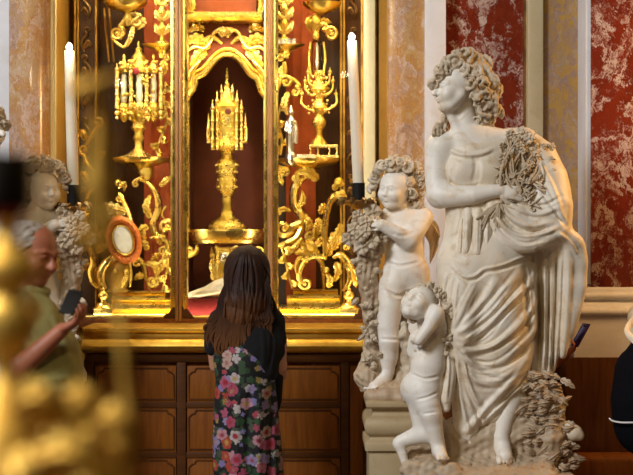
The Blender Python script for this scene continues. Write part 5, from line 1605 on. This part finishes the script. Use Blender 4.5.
    def run(name, prof, mat):
        g2 = G(); X = xof(cxp, Yc); hw = half * Yc / F
        vs, fs = [], []
        for (off, v) in prof:
            zz = zof(v, Yc - .25); o_ = off * Yc / F
            vs += [(X - hw - o_, dmid - .24 - o_, zz), (X + hw + o_, dmid - .24 - o_, zz), (X + hw + o_, dmid + .28 + o_, zz), (X - hw - o_, dmid + .28 + o_, zz)]
        for i in range(len(prof) - 1):
            for k in range(4): fs.append((i * 4 + k, i * 4 + (k + 1) % 4, i * 4 + 4 + (k + 1) % 4, i * 4 + 4 + k))
        fs += [(3, 2, 1, 0), tuple(len(vs) - 4 + k for k in range(4))]
        g2.add(vs, fs)
        if mx is not None: g2.v = [(2 * mx - x, y, z_) for x, y, z_ in g2.v]
        o = g2.build(name, mat, p_, True, 0.004)
        return o
    zfl = CY + CZ * F / (Yc - .25)
    run('block', [(-4, zfl), (-4, 466), (-3.5, 452)], M['ped_stone'])
    run('mouldings', [(0, 452), (0, 444), (-3, 442), (-5, 439)] + [(-5 + 5.5 * math.cos(math.radians(a)), 428 - 9.5 * math.sin(math.radians(a))) for a in range(-80, 81, 16)] + [(-7, 417), (-8.5, 413), (-7, 410), (-3, 409.5), (-1, 408), (-1, 403.5), (-4, 402.5)], M['ped_stone'])
    s = Sx(); X0, X1 = 364, 444
    s.tube([(371, 396, 16, 8), (400, 396, 18, 8.5), (438, 396, 16, 8)], 3); s.tube([(371, 396, -20, 8), (438, 396, -20, 8)], 3); s.ell(404, 396, -2, 41, 30, 8.5, k=4); s.noise.append((10, .006, 3)); s.build('rough_top', M['base_stone'], p_, 1.2)
    return t
cherub('curly-haired marble cherub in a flower wreath standing beside the tall draped statue', None, 8.72, 'moulded buff stone pedestal under the curly-haired cherub beside the tall statue')
cherub('curly-haired marble cherub half hidden behind the grey-haired man with a phone', 220, 8.72, 'moulded buff stone pedestal behind the grey-haired man')
# far statue at the frame's edge: a copy of the woman's kind, facing the other way
def mirror_copy(src, x_mid, dz, label, group=None):
    r = src.copy(); COL.objects.link(r)
    r.location = (2 * x_mid - src.location[0], src.location[1], src.location[2] + dz)
    r.scale = (-1, 1, 1); r['label'] = label
    for ch in list(src.children):
        k = ch.copy(); COL.objects.link(k); k.parent = r
        for g2 in ch.children:
            k2 = g2.copy(); COL.objects.link(k2); k2.parent = k
    return r
mirror_copy(lady, xof(220, 8.3), -.225, 'mostly cropped marble statue at the picture edge, only curly hair showing above the candle cup')
# ------------------------------------------------------------------ visitors
def strands(name, mat, parent, locks, Y, seg=6):
    g = G()
    for pts, r in locks: g.ptube(pts, r, Y, seg, .7, n=5)
    return g.build(name, mat, parent)


# --- woman seen from behind
Yw = 8.45
q = Yw / F
fl = lambda Y: CY + CZ * F / Y
vF = fl(Yw)
wom = thing('person', 'woman seen from behind with long brown hair, black cardigan and floral dress', 'person', (xof(247, Yw), Yw, 0))
b = S(Yw)
b.head(247, 272, 2, 21, 196, -10)
b.tube([(247, 285, 0, 10), (247, 305, 0, 10)], 4)
b.tube([(222, 318, 0, 10), (247, 310, 0, 12), (271, 318, 0, 10)], 6)
b.ell(246, 345, 0, 27, 16, 36, k=6)
b.ell(246, 400, 0, 28, 18, 30, k=8)
for x in (234, 258):
    b.tube([(x, 420, 0, 14), (x, 470, 0, 9.5), (x, 510, -2, 7), (x, vF - 6, -2, 4.6)], 4)
    b.tube([(x, vF - 6, -4, 4), (x + 1, vF - 5, -16, 4.2), (x + 1, vF - 4, -22, 3.4)], 2)
# arms: upper arms down, forearms brought forward at the waist
b.tube([(272, 320, 0, 9), (279, 345, 0, 8), (279, 366, -2, 7.2)], 4)
b.tube([(279, 366, -2, 7.2), (281, 374, -10, 6.2), (270, 376, -24, 5)], 4)
b.hand(b.P(271, 376, -23), np.array([-.9, .35, .05]), np.array([0, -.4, .9]), 30 * q, (20, 25, 20), .004)
b.tube([(220, 320, 0, 9), (214, 345, -2, 7.5), (216, 366, -8, 6.6), (224, 372, -22, 5)], 4)
b.hand(b.P(223, 372, -21), np.array([.9, .35, .0]), np.array([0, -.4, .9]), 30 * q, (20, 25, 20), .004)
b.build('body', M['skin'], wom, 1.1)
# dress
d = S(Yw)
d.ell(243, 350, 1, 29, 19, 36, k=8)
d.tube([(245, 365, 1, 29), (246, 400, 1, 31), (247, 440, 0, 34), (249, 478, 0, 35), (250, 505, 0, 36)], 10)
d.ell(250, 545, 0, 60, 60, 36, k=3, sub=True)
for x, a in ((216, 1.2), (226, -1.4), (237, 1.3), (248, -1.5), (259, 1.2), (270, -1.2)):
    d.ridge([(x + 3, 385), (x, 430), (x + 1, 500)], 3.5, a * 1.6)
d.build('dress', M['floral'], wom, 1.1)['label'] = 'black dress printed with pink, white and lilac flowers'
# cardigan hanging open: covers shoulders, sleeves and the right of the back
cgn = S(Yw)
cgn.tube([(221, 321, 2, 11.5), (236, 314, 4, 12), (258, 314, 4, 12), (273, 322, 2, 11)], 6)
cgn.ell(258, 345, 3, 22, 21, 38, roll=-8, k=8)
cgn.tube([(240, 330, 8, 14), (255, 350, 10, 16), (263, 372, 8, 13)], 8)
cgn.tube([(273, 321, 2, 10.5), (277, 338, 1, 9.5), (277, 352, 0, 9)], 5)
cgn.tube([(220, 321, 2, 11), (214, 335, 0, 10), (213, 347, -1, 9)], 5)
cgn.tube([(274, 340, -4, 10), (275, 370, -6, 9), (277, 400, -8, 5), (277, 408, -8, 3)], 5)
cgn.ridge([(262, 330), (264, 350), (262, 372)], 2.5, 1.0); cgn.ridge([(272, 332), (272, 350), (268, 372)], 2, -1.0)
cgn.build('cardigan', M['black_cloth'], wom, 1.1)['label'] = 'plain black short-sleeved cardigan'
# hair: mass plus long wavy locks
h = S(Yw)
h.ell(247, 271, 4, 22, 21.5, 24, k=4)
h.tube([(247, 268, 6, 20.5), (247, 286, 8, 22), (246, 300, 11, 22), (242, 312, 13, 18)], 8)
h.ell(231, 314, 12, 15, 9, 16, k=8); h.ell(258, 306, 12, 15, 9, 14, k=8)
hr = random.Random(17)
for k in range(26):
    x = 224 + k * 1.85
    h.ridge([(247 + (x - 247) * .5, 254), (x, 280), (x + hr.uniform(-3, 3), 305), (x - 3 + hr.uniform(-4, 4), 330)], 1.1, hr.choice((-.9, .9)))
hm = h.build('hair', M['brown_hair'], wom, 1.0); hm['label'] = 'long dark brown hair with lighter ends'
locks = []
for k in range(190):
    x = hr.uniform(226, 269)
    f_ = (x - 225) / 45
    xe = 207 + f_ * 66 + hr.uniform(-4, 4)
    ve = hr.uniform(334, 355) - max(0, 214 - xe) * .8 if xe < 250 else hr.uniform(318, 342) - (xe - 250) * .15
    if 212 < xe < 248 and hr.random() < .4: ve = hr.uniform(345, 358)
    wz = 20 - abs(f_ - .5) * 14
    sw = hr.uniform(-5, 5)
    locks.append(([(247 + (x - 247) * .55, 253 + abs(x - 247) * .25, wz * .8), (x, 280, wz + 5), (x + (xe - x) * .3 + sw * .5, 300, wz + 6), (x + (xe - x) * .7 - sw * .7, 319, wz + 6), (xe + sw * .8, ve - 11, wz + 4), (xe - sw * .5, ve, wz + 2)], [.5, 1.4, 1.7, 1.8, 1.5, .3]))
for k in range(6):
    locks.append(([(268, 290, 6), (273 + k * .3, 305, 8), (278 + hr.uniform(-1, 2), 320, 9), (275 + hr.uniform(-2, 4), 334, 9)], [1.5, 1.8, 1.5, .4]))
strands('hair_locks', M['brown_hair'], wom, locks, Yw)
g = G()
for x in (234, 258):
    g.ptube([(x, vF - 2.5, 4), (x, vF - 3, -10), (x + 1, vF - 2.5, -26)], [4, 4.6, 3.6], Yw, 10, .6)
g.build('shoes', M['shoe'], wom)

# --- grey-haired man looking at his phone
Ym_ = 6.2
vM = fl(Ym_)
man = thing('person', 'grey-haired man in an olive polo shirt looking down at a phone in his hand', 'person', (xof(40, Ym_), Ym_, 0))
qm = Ym_ / F
b = S(Ym_)
b.head(33, 253, 0, 30, -58, -12, 4, nose=1.15)
b.tube([(27, 270, 0, 14), (24, 290, 0, 15)], 5)
b.tube([(22, 305, -18, 14), (24, 300, 0, 17), (22, 308, 20, 14)], 8)
b.ell(34, 350, 0, 32, 34, 55, k=10)
b.ell(40, 400, 0, 36, 34, 40, k=10)
b.tube([(18, 310, 26, 14), (8, 345, 32, 12.5), (14, 374, 36, 11)], 5)
b.tube([(14, 374, 36, 11), (38, 352, 40, 9.5), (62, 330, 40, 7)], 5)
b.hand(b.P(60, 331, 40), np.array([.80, -.25, .42]), np.array([-.45, .1, .9]), 42 * qm, (25, 30, 25), .004, thumb_side=-1)
b.tube([(18, 310, -24, 14), (10, 346, -30, 12.5), (18, 380, -30, 11), (44, 400, -16, 9), (62, 398, 0, 7)], 5)
b.hand(b.P(60, 398, -2), np.array([.9, -.3, .0]), np.array([0, -1, 0.2]), 42 * qm, (20, 25, 20), .004)
for w_ in (-18, 18):
    b.tube([(40, 420, w_, 24), (38, 500, w_, 17), (36, vM - 20, w_, 9)], 6)
    b.tube([(34, vM - 8, w_, 8), (52, vM - 7, w_, 8), (66, vM - 6, w_, 6)], 4)
b.build('body', M['skin_red'], man, 1.2)
h = S(Ym_)
h.ell(26, 243, 0, 26, 24, 23, k=3); h.ell(18, 258, 0, 15, 21, 18, k=6)
h.ell(50, 262, 0, 20, 40, 27, roll=14, k=3, sub=True)
h.noise.append((40, .003, 4)); h.build('hair', M['grey_hair'], man, 1.1)['label'] = 'short grey hair'
s = S(Ym_)
s.tube([(20, 306, -22, 16), (24, 300, 0, 18), (20, 308, 22, 16)], 8)
s.ell(34, 348, 0, 34, 36, 56, k=10); s.ell(46, 386, 0, 38, 37, 44, k=12); s.ell(54, 358, 0, 27, 28, 34, k=10)
s.tube([(17, 308, 27, 16), (9, 335, 32, 15.5), (8, 350, 33, 15)], 6); s.tube([(17, 308, -26, 16), (9, 340, -30, 15)], 6)
s.tube([(40, 420, 0, 36), (40, 432, 0, 36)], 6)
s.tube([(12, 292, -12, 5), (30, 288, -12, 5), (46, 292, 0, 5), (30, 290, 12, 5), (12, 292, 12, 5)], 3)
for pl, a in (([(20, 320), (30, 345), (50, 360)], 1.2), ([(52, 312), (64, 340), (72, 370)], 1.0), ([(24, 370), (48, 384), (74, 384)], -1.2), ([(30, 400), (56, 408), (78, 402)], 1.2)): s.ridge(pl, 4, a)
s.build('polo_shirt', M['green_shirt'], man, 1.2)['label'] = 'olive green polo shirt'
s = S(Ym_)
s.ell(40, 432, 0, 36, 35, 22, k=6)
for w_ in (-18, 18): s.tube([(40, 430, w_, 27), (38, 510, w_, 20), (36, vM - 16, w_, 14)], 8)
s.build('trousers', M['dark_cloth'], man, 1.6)
g = G()
for w_ in (-18, 18): g.ptube([(28, vM - 4, w_), (46, vM - 5, w_), (70, vM - 3, w_)], [8, 9, 6.5], Ym_, 10, .6)
g.build('shoes', M['shoe'], man)
# the phone he holds
ph = thing('smartphone', 'black smartphone in the hand of the grey-haired man', 'phone', W(71, 303, Ym_ - 40 * qm))
def phone(t_, c, ax, up, Lh, Wh, th, cmat):
    ax = np.array(ax, float); ax /= np.linalg.norm(ax); up = np.array(up, float); up -= ax * up.dot(ax); up /= np.linalg.norm(up); n = np.cross(ax, up)
    def bx(lx, lu, ln, off, name, mat, bev):
        g_ = G(); vs = []
        for a in (-1, 1):
            for bb in (-1, 1):
                for cc in (-1, 1): vs.append(c + ax * a * lx + up * bb * lu + n * (cc * ln + off))
        g_.add(vs, [(0, 1, 3, 2), (4, 6, 7, 5), (0, 4, 5, 1), (2, 3, 7, 6), (0, 2, 6, 4), (1, 5, 7, 3)])
        return g_.build(name, mat, t_, True, bev)
    bx(Lh, Wh, th, 0, 'case', cmat, th * .8)
    bx(Lh * .95, Wh * .92, th * .3, th * .9, 'screen', M['glass_screen'], .0008)
    g_ = G()
    for k in range(2): g_.ball(c + ax * (Lh * .75) + up * (Wh * (.55 - .5 * k)) - n * th * 1.05, Wh * .16, 10, 1, 1, 1)
    g_.build('camera_lens', M['black'], t_)
phone(ph, W(71, 302, Ym_ - 48 * qm), (.25, .62, .74), (.95, -.25, -.12), .060, .032, .005, M['black'])

# --- visitor hidden behind the tall statue, only a hand with a phone shows
Yh = 9.0
qh = Yh / F
vis = thing('person', 'visitor behind the tall statue of whom only a hand with a phone shows', 'person', (xof(522, Yh), Yh, 0))
b = S(Yh)
b.head(520, 262, 0, 20, -20, -5)
b.tube([(520, 276, 0, 9), (520, 295, 0, 10)], 4)
b.tube([(500, 306, 0, 9), (520, 300, 0, 11), (540, 306, 0, 9)], 5)
b.ell(520, 340, 0, 24, 14, 38, k=6); b.ell(520, 390, 0, 25, 15, 26, k=6)
b.tube([(541, 308, 0, 9), (546, 340, -2, 7.5), (546, 366, 0, 7)], 4)
b.tube([(546, 366, 0, 7), (557, 361, 8, 6.2), (566, 354, 13, 5.2)], 4)
b.hand(b.P(566, 355, 13), np.array([.66, -.2, .62]), np.array([-.7, -.25, .5]), 23 * qh, (40, 45, 35), .003, thumb_side=1)
b.tube([(499, 308, 0, 9), (494, 345, 0, 7.5), (496, 385, 4, 6)], 4)
b.hand(b.P(496, 384, 4), np.array([0, -.1, -1]), np.array([1, 0, 0]), 24 * qh, (15, 20, 20), .004)
vH = fl(Yh)
for x in (509, 531): b.tube([(x, 405, 0, 13), (x, 450, 0, 9), (x, vH - 6, 0, 5), ], 4); b.tube([(x, vH - 4, 0, 4), (x, vH - 3, 14, 4)], 3)
b.build('body', M['skin_red'], vis, 1.0)
s = S(Yh); s.ell(520, 254, -5, 19, 19, 18, k=3); s.noise.append((40, .003, 2)); s.build('hair', M['brown_hair'], vis, 1.4)
s = S(Yh); s.tube([(500, 307, 0, 11), (520, 302, 0, 12), (540, 307, 0, 11)], 5); s.ell(520, 345, 0, 26, 16, 44, k=6); s.tube([(541, 309, 0, 10.5), (545, 332, -1, 9.5)], 4); s.tube([(499, 309, 0, 10.5), (495, 335, 0, 9.5)], 4); s.build('shirt', M['dark_cloth'], vis, 1.4)
s = S(Yh); s.ell(520, 398, 0, 27, 17, 24, k=6)
for x in (509, 531): s.tube([(x, 410, 0, 14), (x, 460, 0, 10), (x, vH - 6, 0, 8)], 5)
s.build('trousers', M['dark_cloth'], vis, 1.6)
ph = thing('smartphone', 'violet-cased smartphone held out past the statue\'s cloak', 'phone', W(578, 338, Yh - .1))
phone(ph, W(580.5, 335, Yh - 18 * qh), (.50, .2, .84), (.42, -.9, .0), .079, .037, .0045, M['phone_case'])

# --- visitor cut by the picture edge, with a black rucksack
Yb = 8.6
qb = Yb / F; vB = fl(Yb)
rp = thing('person', 'dark-clothed visitor cut off by the picture edge beside the marble pilaster', 'person', (xof(662, Yb), Yb, 0))
b = S(Yb)
b.head(664, 266, 0, 20, 150, 0); b.tube([(664, 280, 0, 9), (664, 300, 0, 10)], 4)
b.tube([(643, 312, 0, 9), (664, 306, 0, 11), (686, 312, 0, 9)], 5); b.ell(664, 345, 0, 25, 15, 40, k=6); b.ell(664, 400, 0, 25, 15, 28, k=6)
for x, dx in ((641, -4), (687, 4)):
    b.tube([(x, 314, 0, 9), (x + dx, 350, 0, 7.5), (x + dx, 372, -4, 6.5), (x - dx * 2, 376, -24, 5)], 4)
    b.hand(b.P(x - dx * 2, 376, -23), np.array([-dx * .2, .5, 0]), np.array([0, 0, 1.]), 26 * qb, (20, 25, 20), .004)
for x in (652, 676): b.tube([(x, 415, 0, 13), (x, 460, 0, 9), (x, vB - 6, 0, 5)], 4); b.tube([(x, vB - 4, 0, 4), (x, vB - 3, -14, 4)], 3)
b.build('body', M['skin'], rp, 1.2)
s = S(Yb); s.ell(664, 260, 4, 19, 19, 18, k=3); s.noise.append((40, .003, 2)); s.build('hair', M['brown_hair'], rp, 1.4)
s = S(Yb); s.tube([(641, 316, 0, 12), (664, 308, 0, 13), (687, 316, 0, 12)], 5); s.ell(664, 350, 0, 28, 18, 48, k=6); s.tube([(640, 318, 0, 12), (637, 334, 0, 10.5)], 4); s.tube([(688, 318, 0, 12), (691, 345, 0, 10)], 4); s.build('pale_shirt', M['pale_cloth'], rp, 1.3)
s = S(Yb); s.ell(664, 404, 0, 28, 18, 26, k=6)
for x in (652, 676): s.tube([(x, 415, 0, 14), (x, 465, 0, 11), (x, vB - 8, 0, 8)], 5)
s.build('trousers', M['dark_cloth'], rp, 1.6)
bag = thing('rucksack', 'bulging black rucksack with a pale piping line at the picture edge', 'bag', W(640, 455, Yb - .2))
Ybg = 8.36
s = S(Ybg)
s.tube([(652, 340, 0, 16), (642, 372, 0, 27), (640, 400, 0, 29), (643, 428, 0, 25)], 12); s.ell(644, 420, 0, 30, 24, 34, k=8)
s.build('bag_body', M['bag'], bag, 1.2)
g = G()
e = [(609.5, 418.5, 6), (613, 421, 16), (622, 422.5, 24), (634, 422.5, 28), (648, 422.5, 28), (664, 421, 22), (675, 419, 10)]
g.ptube(e, [.9, .9], Ybg, 8, n=6); g.build('piping', M['piping'], bag)
g = G(); g.ptube([(640, 346, 16), (630, 336, 6), (628, 328, -8), (636, 316, -30)], [3, 3.5, 3], Ybg, 8, .4); g.build('strap', M['pale_cloth'], bag)

# ------------------------------------------------------------------ gilded candelabrum close to the camera
Yg = 1.8
fg = thing('gilded_candelabrum', 'blurred ornate gilded candelabrum close to the viewer with leafy foot and thin branches', 'candelabrum', W(20, 520, Yg))
g = G(); g.plathe(6, Yg, [(70, 520), (64, 480), (54, 448), (40, 420), (24, 396), (12, 376), (12, 362), (20, 350), (29, 338), (32, 322), (28, 306), (20, 296), (22, 288), (32, 278), (33, 264), (24, 252), (14, 242), (10, 232), (14, 224), (18, 220)], 40, .9, 3); g.build('baluster', M['fore_gold'], fg)
g = G(); g.plathe(2, Yg, [(14, 222), (22, 214), (23, 208), (12, 206)], 32); g.build('cup', M['red_glass'], fg)
g = G(); g.plathe(2, Yg, [(26, 209), (29, 200), (29, 162), (27, 154), (12, 153)], 32); g.build('socket', M['black'], fg)
lr = random.Random(31)
for k, (u, v, a, L, wd, w_) in enumerate([(10, 385, -20, 60, 20, 40), (40, 390, 20, 64, 24, 30), (86, 396, 10, 60, 20, 26), (60, 380, -10, 50, 16, 20), (30, 440, -10, 80, 24, 45), (70, 440, 20, 60, 20, 30), (0, 450, 30, 60, 24, 55), (60, 470, -25, 60, 22, 40), (100, 470, -60, 50, 14, 20), (95, 425, -5, 46, 14, 24), (20, 380, 10, 60, 16, 30), (105, 450, 40, 40, 13, 20), (10, 430, 60, 50, 18, 60), (70, 400, 60, 46, 16, 34)]):
    ar = math.radians(a); v += 22
    g = G(); g.leaf([(u, v, w_), (u + math.cos(ar) * L * .5, v + math.sin(ar) * L * .5, w_ + 16), (u + math.cos(ar + .4) * L, v + math.sin(ar + .4) * L, w_ + 4)], wd, Yg, 4); g.build('acanthus_leaf', M['fore_gold'], fg)
g = G(); g.ptube([(30, 440, 10), (80, 430, 14), (118, 438, 10), (130, 458, 8), (118, 484, 6)], [10, 10, 9, 9, 8], Yg, 10); g.build('branch', M['fore_gold'], fg)
g = G(); g.ptube([(128, 478, 0), (132, 440, 0), (126, 390, 0), (122, 345, 0), (116, 290, -10), (106, 230, -10), (98, 160, -10), (96, 90, -8)], [7, 6, 5.5, 5, 4.5, 4.5, 5, 4], Yg, 10); g.build('branch', M['fore_gold'], fg)
g = G(); g.leaf([(66, 92, 0), (90, 86, 6), (118, 74, 2)], 9, Yg, 3); g.leaf([(106, 236, 0), (98, 180, 4), (102, 110, 0)], 15, Yg, 3); g.leaf([(108, 250, 0), (88, 240, 4), (74, 218, 0)], 9, Yg, 3); g.build('branch_leaf', M['fore_gold'], fg)
# ------------------------------------------------------------------ light, world, camera
def area(name, loc, target, size, energy, color, size_y=None):
    l = bpy.data.lights.new(name, 'AREA'); l.energy = energy; l.color = color; l.size = size
    if size_y: l.shape = 'RECTANGLE'; l.size_y = size_y
    o = bpy.data.objects.new(name, l); COL.objects.link(o); o.location = loc
    o.rotation_euler = (Vector(target) - Vector(loc)).to_track_quat('-Z', 'Y').to_euler()
    return o
# daylight from high church windows on the photo's left
area('window_daylight', (-7.6, -.8, 8.2), (.6, 8.4, 1.5), 2.4, 1250, (.90, .94, 1.0), 3.4)
# added warm fill above the altar front, brightening frame and ledge
c_ = area('altar_fill', (-.5, 8.9, 4.0), (-.5, 9.75, 2.2), .7, 12, (1.0, .80, .46)); c_.data.spread = math.radians(75)
# added warm fill from the right, browning the statues' shaded sides
area('warm_side_fill', (3.3, 8.5, 2.9), (1.0, 8.4, 1.4), .6, 62, (1.0, .55, .20))
# case lamps inside the niche: above the glazing and behind its posts
area('case_lamp_top', (-.55, 9.86, 3.66), (-.55, 10.3, 1.6), 1.9, 24, (1.0, .88, .58), .12)
area('case_lamp_high', (-.55, 9.82, 2.95), (-.55, 10.3, 1.2), 1.9, 10, (1.0, .88, .58), .1)
area('case_foot_fill', (-.55, 9.84, 1.13), (-.55, 10.25, 1.75), 1.9, 4, (1.0, .88, .58), .05)  # added strip to lift the dim bottom of the niche
for u_ in (179, 270.5, 366, 57):
    area('case_lamp_post', W(u_, 150, 9.80), W(u_, 150, 10.4), .05, 3.4 if u_ in (179, 270.5) else 1.6, (1.0, .88, .58), 2.2)
area('front_fill', (-2.6, 2.2, 5.0), (-1.1, 6, 1.4), .9, 18, (1.0, .78, .46))  # added warm fill aimed at the grey-haired man
area('front_fill', (-1.8, .3, 5.2), (-.3, 1.9, 1.5), .8, 85, (1.0, .78, .42))  # added warm fill for the candelabrum near the camera
w = bpy.data.worlds.new('church_air'); sc.world = w; w.use_nodes = True
bg = w.node_tree.nodes['Background']; bg.inputs[0].default_value = (.32, .20, .10, 1); bg.inputs[1].default_value = .09

cam = bpy.data.cameras.new('camera'); co = bpy.data.objects.new('camera', cam); COL.objects.link(co)
co.location = (0, 0, CZ); co.rotation_euler = (math.radians(90), 0, 0)
cam.sensor_width = 36; cam.lens = F * 36 / 633; cam.clip_start = .05; cam.clip_end = 60
cam.dof.use_dof = True; cam.dof.focus_distance = 8.6; cam.dof.aperture_fstop = 2.4
sc.camera = co
vs_ = sc.view_settings
vs_.view_transform = 'Standard'; vs_.look = 'None'; vs_.exposure = 0.1; vs_.gamma = 1; vs_.use_curve_mapping = False
